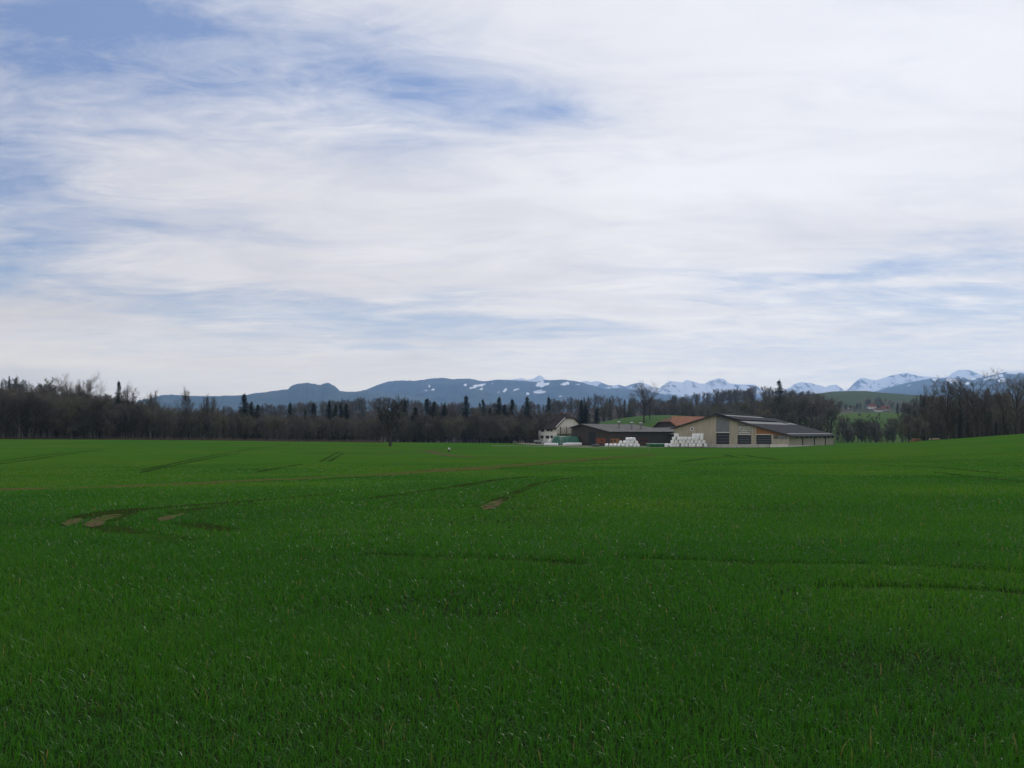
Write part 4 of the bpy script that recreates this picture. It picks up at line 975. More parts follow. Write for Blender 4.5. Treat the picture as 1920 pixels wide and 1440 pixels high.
def prism(name, pts, ext, material, parent, base):
    """closed prism: polygon pts extruded by vector ext"""
    n = len(pts); v = [Vector(p) - base for p in pts] + [Vector(p) + ext - base for p in pts]
    f = [list(range(n))[::-1], list(range(n, 2 * n))] + [(i, (i + 1) % n, n + (i + 1) % n, n + i) for i in range(n)]
    me = bpy.data.meshes.new(name); me.from_pydata([tuple(a) for a in v], [], f); me.update()
    import bmesh
    bm = bmesh.new(); bm.from_mesh(me); bmesh.ops.recalc_face_normals(bm, faces=bm.faces); bm.to_mesh(me); bm.free()
    return link(name, me, material, parent)
class Wall:
    def __init__(s, pxA, dA, pxB, dB):
        s.A = P(pxA, HOR, dA); s.B = P(pxB, HOR, dB); s.A.z = s.B.z = 0
        t = (s.B - s.A).normalized(); s.t = t; s.n = Vector((t.y, -t.x, 0))
        if s.n.dot(-s.A) < 0: s.n = -s.n
    def pt(s, px, py, off=0.0):
        k = pdir(px, py); o = Vector((0, 0, CAMZ)); tt = (s.A - o).dot(s.n) / k.dot(s.n)
        return o + k * tt + s.n * off
    def panel(s, name, poly, off, th, material, parent, base):
        pts = [s.pt(x, y, off - th) for x, y in poly]
        return prism(name, pts, s.n * th, material, parent, base)
    def rect(s, name, x0, y0, x1, y1, off, th, material, parent, base):
        # vertical sides, horizontal edges taken at the left side
        a = s.pt(x0, y0); b = s.pt(x1, y0); lo = s.pt(x0, y1); 
        pts = [Vector((a.x, a.y, lo.z)), Vector((b.x, b.y, lo.z)), Vector((b.x, b.y, a.z)), Vector((a.x, a.y, a.z))]
        pts = [p + s.n * (off - th) for p in pts]
        return prism(name, pts, s.n * th, material, parent, base)
def slab(name, pts, th, material, parent, base):
    return prism(name, pts, Vector((0, 0, -th)), material, parent, base)
def xyz(p, z): return Vector((p.x, p.y, z))

# --- dairy barn
def dairy_barn():
    base = gpt(1400, 838.6, 100); base = Vector((P(1400, 838, 312).x, 312, surf(P(1400, 838, 312).x, 312)))
    t = thing('dairy_barn', base, 'long modern dairy barn with tan board gable and dark shallow roof', 'barn')
    g = Wall(1263, 322, 1480, 300); s = Wall(1480, 300, 1563, 383)
    def roofy(px): return 778.5 + (1342 - px) * 25.5 / 79 if px < 1342 else 778.5 + (px - 1342) * 39.0 / 138
    bot = 840.5
    def bay(name, x0, x1, ytop, ybot, m, off, th=.18, lab=None):
        xs = [x0, x1] if not (x0 < 1342 < x1) else [x0, 1342, x1]
        poly = [(x0, ybot), (x1, ybot)] + [(x, max(ytop, roofy(x) + .4) if ytop else roofy(x) + .4) for x in xs[::-1]]
        o = g.panel(name, poly, off, th, m, t, base)
        if lab: o['label'] = lab
        return o
    bay('board_wall', 1263, 1343, 0, bot, M['tan_wood'], 0, .2, 'tan vertical board wall left of the ridge')
    bay('translucent_panel', 1343, 1367.5, 0, 810.2, M['panel_grey'], -.02, .16, 'blue grey translucent panel under the ridge')
    bay('board_wall', 1367.5, 1383, 0, bot, M['tan_wood'], 0, .2)
    bay('silver_panel', 1383, 1408.5, 0, 814.2, M['panel_pale'], -.02, .16, 'silvery louvred panel in the gable')
    bay('board_wall', 1408.5, 1418, 0, bot, M['tan_wood'], 0, .2)
    bay('board_wall', 1418, 1478, 0, 814.6, M['orange_wood'], -.01, .18, 'orange tinted boards above the right door')
    bay('board_wall', 1446.5, 1479.5, 814.6, bot, M['pale_wood'], 0, .2, 'grey weathered boards at the right corner')
    for i, y in enumerate((800, 803.5, 807, 810.5)):
        g.rect('louvre', 1384, y, 1407.5, y + 1.6, .05, .06, M['white_block'], t, base)
    for a, b in (((1384, 812), (1396, 798)), ((1396, 798), (1407, 812))):
        pa, pb = g.pt(*a, .06), g.pt(*b, .06); w = Vector((0, 0, .22))
        prism('brace', [pa, pb, pb + w, pa + w], g.n * .06, M['panel_grey'], t, base)
    for x0, x1, y0 in ((1343.5, 1367.2, 811.5), (1383.5, 1408.2, 815.4), (1418.3, 1446.2, 815.4)):
        d = g.rect('roll_door', x0, y0, x1, 833, -.35, .1, M['door'], t, base)
        g.rect('door_head', x0 - .4, y0 - 1.5, x1 + .4, y0, .12, .3, M['white_block'], t, base)
        for k in range(1, 4):
            y = y0 + (833 - y0) * k / 4; g.rect('slat', x0 + .2, y - .25, x1 - .2, y + .25, -.30, .05, M['panel_grey'], d, Vector((0, 0, 0)) + base)
    # round window
    c = g.pt(1297.5, 804.3, .03); ring = thing_ring = None
    pts = []; n = 24; 
    vv = []; ff = []
    for k in range(n):
        a = 2 * math.pi * k / n; dirv = g.t * math.cos(a) + Vector((0, 0, 1)) * math.sin(a)
        for r, o in ((.40, .02), (.40, .10), (.68, .10), (.68, .02)): vv.append(tuple(c + dirv * r + g.n * o - base))
    for k in range(n):
        j = (k + 1) % n
        for a in range(4): ff.append((k * 4 + a, j * 4 + a, j * 4 + (a + 1) % 4, k * 4 + (a + 1) % 4))
    me = bpy.data.meshes.new('round_window'); me.from_pydata(vv, [], ff); me.update(); rw = link('round_window', me, M['white'], t); rw['label'] = 'round dark window in a white ring'
    prism('pane', [c + (g.t * math.cos(2 * math.pi * k / 16) + Vector((0, 0, 1)) * math.sin(2 * math.pi * k / 16)) * .42 for k in range(16)], g.n * .03, M['black'], rw, base)
    # windows right corner
    w1 = g.rect('window', 1450, 815.6, 1460, 823, .03, .06, M['glass'], t, base); g.rect('frame', 1454.6, 815.6, 1455.4, 823, .06, .05, M['dark_wood'], w1, base)
    for x in (1461, 1466.5, 1472): g.rect('light_panel', x, 816, x + 5, 823.5, .03, .06, M['panel_grey'], t, base)
    # plinth
    x = 1322
    while x < 1443: g.rect('plinth_slab', x + .15, 832.8, min(x + 20, 1443) - .15, 840.5, .45, .35, M['concrete'], t, base); x += 20.2
    for x in range(1444, 1478, 7): g.rect('plinth_block', x + .1, 833.0, x + 6.9, 840.5, .5, .35, M['white_block'], t, base)
    # long side
    def seg(name, x0, x1, y0, y1, off, th, m, y0b=None, y1b=None):
        return s.panel(name, [(x0, y1), (x1, y1b or y1), (x1, y0b or y0), (x0, y0)], off, th, m, t, base)
    xs = [1480.3, 1504.5, 1526.5, 1547, 1563]
    for a, b in zip(xs[:-1], xs[1:]):
        seg('side_boards', a + .2, b - .2, 815.5, 835.4, 0, .2, M['pale_wood'])
        seg('plinth_slab', a + .2, b - .2, 834.9, 842, .3, .4, M['white_block'])
    for x in xs[1:-1]: seg('post', x - .35, x + .35, 816, 842, .25, .3, M['dark_wood'])
    k = 1490.0; i = 0
    while k < 1560:
        seg('bracket', k, k + 4.6 - i * .2, 817.2, 818.6, 1.1, 1.0, M['dark_wood']); seg('bracket', k + 1, k + 3.4 - i * .2, 818.6, 821.0, .6, .5, M['dark_wood'])
        k += 9.4 - i * .25; i += 1
    # far gable and back wall close the volume
    Lc, Cc, Fc = g.A, g.B, s.B; along = Fc - Cc; Bc = Lc + along
    zl = g.pt(1263, 806).z; zb = base.z - 3
    prism('back_wall', [xyz(Lc, zb), xyz(Bc, zb), xyz(Bc, zl - .4), xyz(Lc, zl - .4)], g.t * .2, M['dark_wood'], t, base)
    rn = g.pt(1342, 777.2); zr = rn.z; ze = s.pt(1481, 815.0).z; zle = g.pt(1263, 802.6).z
    Rn = Vector((rn.x, rn.y, 0)); Rf = Rn + along
    prism('far_gable', [xyz(Bc, zb), xyz(Fc, zb), xyz(Fc, ze - .5), xyz(Rf, zr - .6), xyz(Bc, zl - .4)], g.n * .2, M['dark_wood'], t, base)
    prism('floor', [xyz(Lc, base.z - .8), xyz(Cc, base.z - .8), xyz(Fc, base.z - 1.8), xyz(Bc, base.z - 1.8)], Vector((0, 0, .05)), M['black'], t, base)
    # roof
    ov = g.n * 1.1; al = along.normalized(); back = al * 1.0
    eo = s.n * 1.6
    def lerp(a, b, f): return a + (b - a) * f
    near_r, near_e = xyz(Rn, zr) + ov, xyz(Cc, ze) + ov + eo + Vector((0, 0, -.45))
    far_r, far_e = xyz(Rf, zr) + back, xyz(Fc, ze) + back + eo + Vector((0, 0, -.45))
    near_l, far_l = xyz(Lc, zle) + ov - s.n * .8, xyz(Bc, zle) + back - s.n * .8
    f1 = .30
    slab('roof', [lerp(near_r, near_e, f1 - .03), near_e, far_e, lerp(far_r, far_e, f1 - .03)], .28, M['roof_slate'], t, base)['label'] = 'dark slate lower roof over the long side'
    up = Vector((0, 0, .55))
    slab('roof', [near_r + up, lerp(near_r, near_e, f1) + up, lerp(lerp(near_r, near_e, f1), lerp(far_r, far_e, f1), .66) + up, lerp(near_r, far_r, .66) + up], .25, M['roof_slate'], t, base)['label'] = 'raised roof strip at the ridge'
    slab('roof', [near_r + Vector((0, 0, .1)), far_r + Vector((0, 0, .1)), far_l, near_l], .28, M['roof_slate'], t, base)['label'] = 'dark slate roof slope on the far side'
    slab('roof', [near_r, lerp(near_r, near_e, f1), lerp(far_r, far_e, f1), far_r], .2, M['roof_slate'], t, base)['label'] = 'dark slate upper roof strip'
    rid = slab('ridge_cap', [near_r + Vector((0, 0, .72)) - eo * .2, near_r + Vector((0, 0, .66)) + eo * .4, lerp(near_r, far_r, .66) + eo * .4 + Vector((0, 0, .66)), lerp(near_r, far_r, .66) - eo * .2 + Vector((0, 0, .72))], .1, M['zinc'], t, base)
    for a, b, c0, c1 in ((.02, .33, .33, .56), (.35, .60, .35, .56),):
        pass
    def rp(f, q, lift): return lerp(lerp(near_r, near_e, f), lerp(far_r, far_e, f), q) + Vector((0, 0, lift))
    for q0, q1 in ((.03, .36), (.37, .74)):
        slab('skylight', [rp(f1 + .01, q0, .10), rp(f1 + .135, q0, .10), rp(f1 + .135, q1, .10), rp(f1 + .01, q1, .10)], .07, M['panel_pale'], t, base)
    slab('skylight', [rp(f1 + .01, .80, .10), rp(f1 + .10, .80, .10), rp(f1 + .10, .96, .10), rp(f1 + .01, .96, .10)], .07, M['panel_pale'], t, base)
    slab('skylight', [rp(.10, .02, .68), rp(.15, .02, .68), rp(.15, .62, .68), rp(.10, .62, .68)], .06, M['zinc'], t, base)
    slab('snow_guard', [rp(.90, .02, .14), rp(.93, .02, .14), rp(.93, .97, .14), rp(.90, .97, .14)], .10, M['zinc'], t, base)
    for a, b, q in ((near_r, near_e, 0), (near_l, near_r, 0)):
        prism('verge_board', [a, b, b + Vector((0, 0, -.45)), a + Vector((0, 0, -.45))], g.n * .12, M['dark_wood'], t, base)
    prism('gutter', [near_e + Vector((0, 0, -.02)), far_e + Vector((0, 0, -.02)), far_e + Vector((0, 0, -.3)), near_e + Vector((0, 0, -.3))], s.n * .16, M['door'], t, base)
dairy_barn()

# --- farmhouse
def farmhouse():
    lw = Wall(1010, 392, 1043, 372); gw = Wall(1043, 372, 1093, 388)
    base = Vector((P(1045, 830, 382).x, 382, surf(P(1045, 830, 382).x, 382)))
    t = thing('farmhouse', base, 'white farmhouse with steep dark half hipped roof behind the green tarp', 'house')
    A, B, D = lw.A, lw.B, gw.B; al = (A - B); E = D + al; zb = base.z - .6; ze = P(1043, 800.5, 372).z
    zr = P(1069, 775, 380).z; Mn = (B + D) / 2; zh = gw.pt(1070, 783.4).z
    fh = (zh - ze) / (zr - ze)
    prism('wall', [xyz(A, zb), xyz(B, zb), xyz(B, ze), xyz(A, ze)], -lw.n * .35, M['plaster'], t, base)['label'] = 'white plaster front wall with windows'
    gable = [xyz(B, zb), xyz(D, zb), xyz(D, ze), xyz(D, ze).lerp(xyz(Mn, zr), fh), xyz(B, ze).lerp(xyz(Mn, zr), fh), xyz(B, ze)]
    prism('wall', [p + gw.n * .004 for p in gable], -gw.n * .35, M['gable'], t, base)['label'] = 'plain grey gable wall'
    prism('wall', [p + al for p in gable], gw.n * .35, M['gable'], t, base)
    prism('wall', [xyz(D, zb), xyz(E, zb), xyz(E, ze), xyz(D, ze)], lw.n * .3, M['gable'], t, base)
    u = al.normalized(); ov = -u * .9; ow = -(D - B).normalized() * 1.2
    slope = (zr - ze) / ((D - B).length / 2); drop = Vector((0, 0, -1.2 * slope))
    Rn = xyz(Mn, zr) + u * 3.2; Rf = xyz(Mn, zr) + al - u * 2.5
    hB = xyz(B, ze).lerp(xyz(Mn, zr), fh) + ov; hD = xyz(D, ze).lerp(xyz(Mn, zr), fh) + ov
    eB = xyz(B, ze) + ov + ow + drop; eA = xyz(A, ze) - ov + ow + drop; eD = xyz(D, ze) + ov - ow + drop; eE = xyz(E, ze) - ov - ow + drop
    kB = hB + al - ov * 2; kD = hD + al - ov * 2
    slab('roof', [eB, hB, Rn, Rf, kB, eA], .3, M['roof_brown'], t, base)['label'] = 'steep dark brown roof slope'
    slab('roof', [eD, eE, kD, Rf, Rn, hD], .3, M['roof_brown'], t, base)
    slab('half_hip', [hB, hD, Rn], .3, M['roof_brown'], t, base); slab('half_hip', [kB, kD, Rf], .3, M['roof_brown'], t, base)
    for (x0, y0, x1, y1) in [(1016.2, 804.0, 1018.8, 809.5), (1026.5, 804.0, 1029.3, 808.5), (1033.6, 803.8, 1035.0, 809.2), (1015.3, 816.6, 1017.8, 822), (1025.0, 816.8, 1028.0, 822.2), (1033.5, 816.6, 1035.5, 822)]:
        w = lw.rect('window', x0, y0, x1, y1, .02, .1, M['glass'], t, base)
        lw.rect('sill', x0 - .3, y1, x1 + .3, y1 + .7, .16, .2, M['plaster'], w, base)
        dd = (x1 - x0) * .62
        for a in (x0 - dd, x1): lw.rect('shutter', a + .1, y0, a + dd - .1, y1, .09, .08, M['shutter'], w, base)
    # timber balcony on the gable
    bal = gw.rect('balcony', 1044, 812.5, 1073, 813.6, 1.8, 1.8, M['tan_wood'], t, base)
    for x in range(1045, 1073, 3): gw.rect('board', x, 802, x + 1.9, 812.5, 1.75, .07, M['tan_wood' if x % 2 else 'pale_wood'], bal, base)
    for x in (1044.2, 1055, 1065, 1072): gw.rect('post', x, 800, x + .9, 830, 1.85, .2, M['dark_wood'], bal, base)
    gw.rect('window', 1061, 804, 1065, 809, .02, .1, M['white'], t, base)
    # chimney
    p = Mn + al * .45; c = [xyz(p, zr - .8) + Vector((a, b, 0)) for a, b in ((-.4, -.4), (.4, -.4), (.4, .4), (-.4, .4))]
    prism('chimney', c, Vector((0, 0, 1.6)), M['brickdark'], t, base)
farmhouse()

# --- long dark shed with three vents
def long_shed():
    gw = Wall(1073, 352, 1143, 335); sw = Wall(1143, 335, 1262, 375)
    base = Vector((P(1130, 838, 345).x, 345, surf(P(1130, 838, 345).x, 345)))
    t = thing('wooden_shed', base, 'long low dark wooden shed with grey roof and three white capped vents', 'shed')
    A, B, E = gw.A, gw.B, sw.B; al = E - B; u = al.normalized(); zb = base.z - 1.2
    pk = gw.pt(1093, 794.6); zr = pk.z; Pk = Vector((pk.x, pk.y, 0)); zeB = gw.pt(1143, 808.3).z; zeA = gw.pt(1073, 801).z
    poly = [xyz(A, zb), xyz(B, zb), xyz(B, zeB - .3), xyz(Pk, zr - .3), xyz(A, zeA - .3)]
    prism('wall', poly, -gw.n * .2, M['dark_wood'], t, base)['label'] = 'dark board gable wall'
    prism('wall', [xyz(B, zb), xyz(E, zb), xyz(E, zeB - .3), xyz(B, zeB - .3)], -sw.n * .2, M['dark_wood'], t, base)['label'] = 'dark board long wall'
    A2 = A + al; prism('wall', [xyz(A, zb), xyz(A2, zb), xyz(A2, zeA - .3), xyz(A, zeA - .3)], sw.n * .2, M['dark_wood'], t, base)
    prism('wall', [xyz(E, zb), xyz(A2, zb), xyz(A2, zeA - .3), xyz(E, zeB - .3)], gw.n * .2, M['dark_wood'], t, base)
    ov = gw.n * 1.0; w = (B - A).normalized()
    Rn = xyz(Pk, zr) + ov; Rf = xyz(Pk, zr) + al * .80
    sl = (zr - zeB) / ((B - Pk).length); eB = xyz(B, zeB) + ov + w * 1.0 + Vector((0, 0, -sl)); eE = xyz(E, zeB) + w * 1.0 + u * 1.0 + Vector((0, 0, -sl))
    sl2 = (zr - zeA) / ((Pk - A).length); eA = xyz(A, zeA) + ov - w * 1.0 + Vector((0, 0, -sl2)); eA2 = xyz(A2, zeA) - w + u + Vector((0, 0, -sl2))
    # corrugated slope in strips
    n = 14
    for k in range(n):
        f0, f1 = k / n, (k + 1) / n
        a0, a1 = Rn.lerp(Rf, f0), Rn.lerp(Rf, f1); b0, b1 = eB.lerp(eE, f0), eB.lerp(eE, f1)
        lift = Vector((0, 0, .03 * (k % 2)))
        slab('roof_sheet', [a0 + lift, b0 + lift, b1 + lift, a1 + lift], .16, M['roof_grey'], t, base)
    slab('roof', [Rn, Rf, eA2, eA], .18, M['roof_grey'], t, base)['label'] = 'grey roof slope on the far side'
    slab('roof', [Rf, eE, eA2], .18, M['roof_grey'], t, base)['label'] = 'grey hip at the far end'
    prism('verge_board', [Rn, eB, eB + Vector((0, 0, -.35)), Rn + Vector((0, 0, -.35))], gw.n * .1, M['dark_wood'], t, base)
    prism('verge_board', [eA, Rn, Rn + Vector((0, 0, -.35)), eA + Vector((0, 0, -.35))], gw.n * .1, M['dark_wood'], t, base)
    d = gw.rect('door', 1103.5, 810, 1117.5, 836, .06, .1, M['greenwood'], t, base); d['label'] = 'tall green black sliding door'
    for x in (1107, 1110.5, 1114): gw.rect('plank', x, 810.2, x + .4, 835.8, .09, .04, M['door'], d, base)
    gw.rect('window', 1105, 804.5, 1112, 806.5, .04, .08, M['glass'], t, base)
    o = gw.rect('brick_panel', 1116.5, 821.5, 1135.5, 831.5, .05, .1, M['brick'], t, base); o['label'] = 'orange red panel low on the gable'
    gw.rect('window', 1127.5, 825, 1130, 828.5, .08, .1, M['black'], t, base)
    o = sw.rect('brick_panel', 1144.5, 822.5, 1161, 833, .05, .1, M['orange_wood'], t, base); o['label'] = 'tan panel with two small windows'
    for x in (1145.6, 1151.8): gw2 = sw.rect('window', x, 824.4, x + 2.2, 828, .08, .1, M['black'], t, base)
    sw.rect('brick_panel', 1162, 823, 1214, 834, .05, .1, M['brickdark'], t, base)['label'] = 'brown brick wall behind the bales'
    for x in (1164, 1169, 1200, 1205, 1210): sw.rect('window', x, 825, x + 2.6, 828, .08, .1, M['black'], t, base)
    # vents
    for (px, yt, yb) in ((1160.5, 790.3, 803.5), (1184.5, 791.3, 804.5), (1201.8, 792.4, 805.5)):
        # where on the roof plane it stands
        nrm = (eB - Rn).cross(Rf - Rn).normalized(); k = pdir(px, yb - 1); o0 = Vector((0, 0, CAMZ)); q = o0 + k * ((Rn - o0).dot(nrm) / k.dot(nrm))
        top = P(px, yt, q.y).z; zc = q.z - .4
        def cyl(nm, r0, r1, z0, z1, m, par):
            n = 14; v = [(q.x - base.x + r * math.cos(6.2832 * i / n), q.y - base.y + r * math.sin(6.2832 * i / n), z - base.z) for z, r in ((z0, r0), (z1, r1)) for i in range(n)]
            f = [(i, (i + 1) % n, n + (i + 1) % n, n + i) for i in range(n)] + [tuple(range(n))[::-1], tuple(range(n, 2 * n))]
            me = bpy.data.meshes.new(nm); me.from_pydata(v, [], f); me.update(); return link(nm, me, m, par)
        v = cyl('vent', .40, .40, zc, top - .55, M['zinc'], t); cyl('collar', .48, .48, zc + .9, zc + 1.1, M['concrete'], v); cyl('throat', .30, .30, top - .55, top - .25, M['black'], v); cyl('cap', .62, .50, top - .25, top, M['white'], v)
long_shed()

# --- old barn with red hipped roof and open lean-to
def old_barn():
    gw = Wall(1226, 408, 1274, 392); base = Vector((P(1245, 832, 400).x, 400, surf(P(1245, 832, 400).x, 400)))
    t = thing('old_barn', base, 'old barn with red half hipped tile roof between shed and dairy barn', 'barn')
    B, D = gw.A, gw.B; w = (D - B).normalized(); u = -gw.n; al = u * 22; zb = base.z - 1.5
    ze = gw.pt(1250, 801).z; Mn = (B + D) / 2; zr = P(1258, 780.5, 402).z; zh = gw.pt(1250, 790.3).z; fh = (zh - ze) / (zr - ze)
    gable = [xyz(B, zb), xyz(D, zb), xyz(D, ze), xyz(D, ze).lerp(xyz(Mn, zr), fh), xyz(B, ze).lerp(xyz(Mn, zr), fh), xyz(B, ze)]
    prism('wall', gable, -gw.n * .25, M['dark_wood'], t, base)['label'] = 'dark board gable under the half hip'
    prism('wall', [p + al for p in gable], gw.n * .25, M['dark_wood'], t, base)
    for a in (B, D): prism('wall', [xyz(a, zb), xyz(a + al, zb), xyz(a + al, ze), xyz(a, ze)], (w if a is B else -w) * .25, M['dark_wood'], t, base)
    ov = gw.n * .9; sl = (zr - ze) / ((D - B).length / 2); dr = Vector((0, 0, -1.2 * sl))
    hB = xyz(B, ze).lerp(xyz(Mn, zr), fh) + ov; hD = xyz(D, ze).lerp(xyz(Mn, zr), fh) + ov; Rn = xyz(Mn, zr) + u * 3.5; Rf = xyz(Mn, zr) + al
    slab('roof', [xyz(B, ze) + ov - w * 1.2 + dr, hB, Rn, Rf, xyz(B, ze) + al - w * 1.2 + dr], .3, M['roof_hip'], t, base)['label'] = 'weathered roof slope on the left'
    slab('roof', [xyz(D, ze) + ov + w * 1.2 + dr, xyz(D, ze) + al + w * 1.2 + dr, Rf, Rn, hD], .3, M['roof_red'], t, base)['label'] = 'orange red tile slope on the right'
    slab('half_hip', [hB, hD, Rn], .3, M['roof_hip'], t, base)
    prism('verge_board', [xyz(D, ze) + ov, hD, hD + Vector((0, 0, -.4)), xyz(D, ze) + ov + Vector((0, 0, -.4))], gw.n * .1, M['roof_red'], t, base)
    # lean-to in front
    a, b = P(1226, 801.5, 405), P(1270, 800, 391); c, d_ = P(1266, 813.8, 368), P(1196, 811.3, 382)
    lt = slab('lean_to_roof', [d_, c, b, a], .22, M['roof_grey'], t, base); lt['label'] = 'grey lean-to roof in front of the barn'
    for q in (.02, .28, .52, .76, .97):
        p = d_.lerp(c, q) + (a - d_) * .06; z0 = surf(p.x, p.y) - .3
        prism('post', [xyz(p, z0) + Vector((i, j, 0)) for i, j in ((-.14, -.14), (.14, -.14), (.14, .14), (-.14, .14))], Vector((0, 0, p.z - z0 - .1)), M['dark_wood'], t, base)
    iw = Wall(1200, 397, 1266, 384)
    iw.rect('wall', 1200, 812, 1244, 840, 0, .2, M['brickdark'], t, base)['label'] = 'brown back wall under the lean-to'
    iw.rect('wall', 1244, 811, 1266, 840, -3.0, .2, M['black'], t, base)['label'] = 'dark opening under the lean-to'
old_barn()

# --- village houses
def cottage(px, base_py, d, wpx, hpx, wall, roof, label, turn=.25):
    d = far_depth(px, base_py)
    x = (px - CX) / F * d; z = surf(x, d); w = wpx / F * d; h = hpx / F * d
    t = thing('cottage', (x, d, z - .3), label, 'house', 'houses of the far village', turn)
    o0 = Vector((0, 0, 0)); D2 = w * .6; wh = h * .52
    body = [Vector((-w / 2, -D2 / 2, 0)), Vector((w / 2, -D2 / 2, 0)), Vector((w / 2, D2 / 2, 0)), Vector((-w / 2, D2 / 2, 0))]
    wl = prism('wall', body, Vector((0, 0, wh)), wall, t, o0)
    for sx in (-1, 1):
        e = w / 2 - .01
        prism('gable', [Vector((sx * e, -D2 / 2, wh)), Vector((sx * e, D2 / 2, wh)), Vector((sx * e, 0, h))], Vector((-sx * .3, 0, 0)), wall, t, o0)
    for sy in (-1, 1):
        slab('roof', [Vector((-w / 2 - .6, sy * (D2 / 2 + .7), wh - .5)), Vector((w / 2 + .6, sy * (D2 / 2 + .7), wh - .5)), Vector((w / 2 + .6, 0, h + .15)), Vector((-w / 2 - .6, 0, h + .15))], .3, roof, t, o0)
    for k in (-.28, 0, .28):
        c = Vector((k * w, -D2 / 2 - .02, wh * .35)); prism('window', [c + Vector((-.6, 0, 0)), c + Vector((.6, 0, 0)), c + Vector((.6, 0, 1.3)), c + Vector((-.6, 0, 1.3))], Vector((0, -.05, 0)), M['glass'], t, o0)
cottage(1634, 767, 1080, 16, 10, M['plaster'], M['roof_red'], 'red roofed house at the left of the far village')
cottage(1646, 772, 1075, 13, 7, M['white'], M['roof_hip'], 'low white house in the middle of the far village', .1)
cottage(1660, 771, 1085, 14, 10, M['pale_wood'], M['roof_red'], 'red roofed barn at the right of the far village', -.2)
cottage(1570, 767, 1080, 7, 6, M['white'], M['roof_brown'], 'small white house left of the far village', .2)
cottage(1593, 767, 1080, 6, 6, M['plaster'], M['roof_hip'], 'tiny pale house between white house and red roofs', .2)

# ------------------------------------------------------------------ bales
def lathe(name, prof, n=18, wob=.0, seed=0):
    rg = random.Random(seed); v = []; f = []
    for z, r in prof:
        for i in range(n):
            a = 2 * math.pi * i / n; rr = r * (1 + wob * rg.uniform(-1, 1)); v.append((rr * math.cos(a), rr * math.sin(a), z + wob * .3 * rg.uniform(-1, 1)))
    for k in range(len(prof) - 1):
        for i in range(n): f.append((k * n + i, k * n + (i + 1) % n, (k + 1) * n + (i + 1) % n, (k + 1) * n + i))
    f.append(tuple(range(n))[::-1]); f.append(tuple(range((len(prof) - 1) * n, len(prof) * n)))
    me = bpy.data.meshes.new(name); me.from_pydata(v, [], f); me.update()
    for p in me.polygons: p.use_smooth = len(p.vertices) == 4
    return me
BALES = [lathe('wrapped_bale', [(0, .50), (.03, .62), (.10, .66), (.35, .675), (.60, .66), (.85, .675), (1.07, .66), (1.14, .62), (1.17, .48)], 18, .014, i) for i in range(3)]
for b in BALES: b.materials.append(M['wrap'])
GREENB = lathe('green_bale', [(0, .50), (.03, .62), (.10, .66), (.55, .675), (1.02, .66), (1.10, .60), (1.12, .48)], 18, .014, 9); GREENB.materials.append(M['greenwrap'])
def put(name, me, p, label, cat, group, rx=0, rz=0, s=1.0):
    o = bpy.data.objects.new(name, me); COL.objects.link(o); o.location = p; o.rotation_euler = (rx + (rb.uniform(-.05, .05) if cat == 'bale' else 0), rb.uniform(-.05, .05) if cat == 'bale' else 0, rz); s2 = s * (rb.uniform(.94, 1.06) if cat == 'bale' else 1); o.scale = (s2, s2, s)
    return tag(o, label, cat, group)
rb = random.Random(3)
# tall stack before the dairy barn: upright bales in four layers
LAYH = 1.15
x0s, st = 1249.5, 7.15
zg = min(surf(P(p, 838, 309).x, 309) for p in (1250, 1285, 1325)); zg = P(1285, 838.0, 309).z
for lay, (a, b) in enumerate([(0, 10), (1, 9), (2, 9), (2, 3)]):
    for deep in (0, 1):
        for k in range(a, b + 1):
            px = x0s + st * k + (lay % 2) * st * .5 + rb.uniform(-1.1, 1.1); d = 309 + deep * 1.36 + rb.uniform(-.1, .1)
            if lay == 3 and k > 2: continue
            x = (px - CX) / F * d
            put('wrapped_bale', rb.choice(BALES), (x, d, zg + lay * LAYH), 'white wrapped round bale in the %s of the stepped stack before the barn' % ['bottom layer', 'second layer', 'third layer', 'raised left top'][lay], 'bale', 'white bales stacked before the dairy barn', 0, rb.uniform(0, 6))
for k in range(3):
    px = 1301 + k * 7.0; x = (px - CX) / F * 309.4
    put('wrapped_bale', rb.choice(BALES), (x, 309.4, zg + 3 * LAYH), 'white wrapped round bale %s on the right top of the stepped stack' % ['at the left', 'in the middle', 'at the right end'][k], 'bale', 'white bales stacked before the dairy barn', 0, rb.uniform(0, 6))
# heap of lying bales before the shed
heap = [(1137, 0, 1), (1145, 0, 1), (1152.5, 0, 1), (1160, 0, 1), (1167.5, 0, 1), (1174.5, 0, 0), (1182, 0, 1), (1189, 0, 0), (1195.5, 0, 0), (1163.6, 1, 0), (1171, 1, 1), (1178, 1, 0), (1185, 1, 0), (1192, 1, 0), (1175.8, 2, 1), (1182, 2, 1), (1187.5, 2, 0)]
zg2 = P(1170, 838.6, 322).z
for (px, lay, across) in heap:
    for deep in ((0, 1) if lay == 0 else (0,)):
        d = 322 + deep * 1.4 + lay * .35; x = (px - CX) / F * d; z = zg2 + .66 + lay * 1.12
        if across: put('wrapped_bale', rb.choice(BALES), (x - .58, d, z), 'white wrapped bale lying lengthwise in the %s of the heap by the shed' % ['bottom row', 'second row', 'top'][lay], 'bale', 'white bales heaped before the shed', math.pi / 2, math.pi / 2 + rb.uniform(-.1, .1), 1.0)
        else: put('wrapped_bale', rb.choice(BALES), (x, d + .55, z), 'white wrapped bale lying end on in the %s of the heap by the shed' % ['bottom row', 'second row', 'top'][lay], 'bale', 'white bales heaped before the shed', math.pi / 2, rb.uniform(-.15, .15), 1.0)
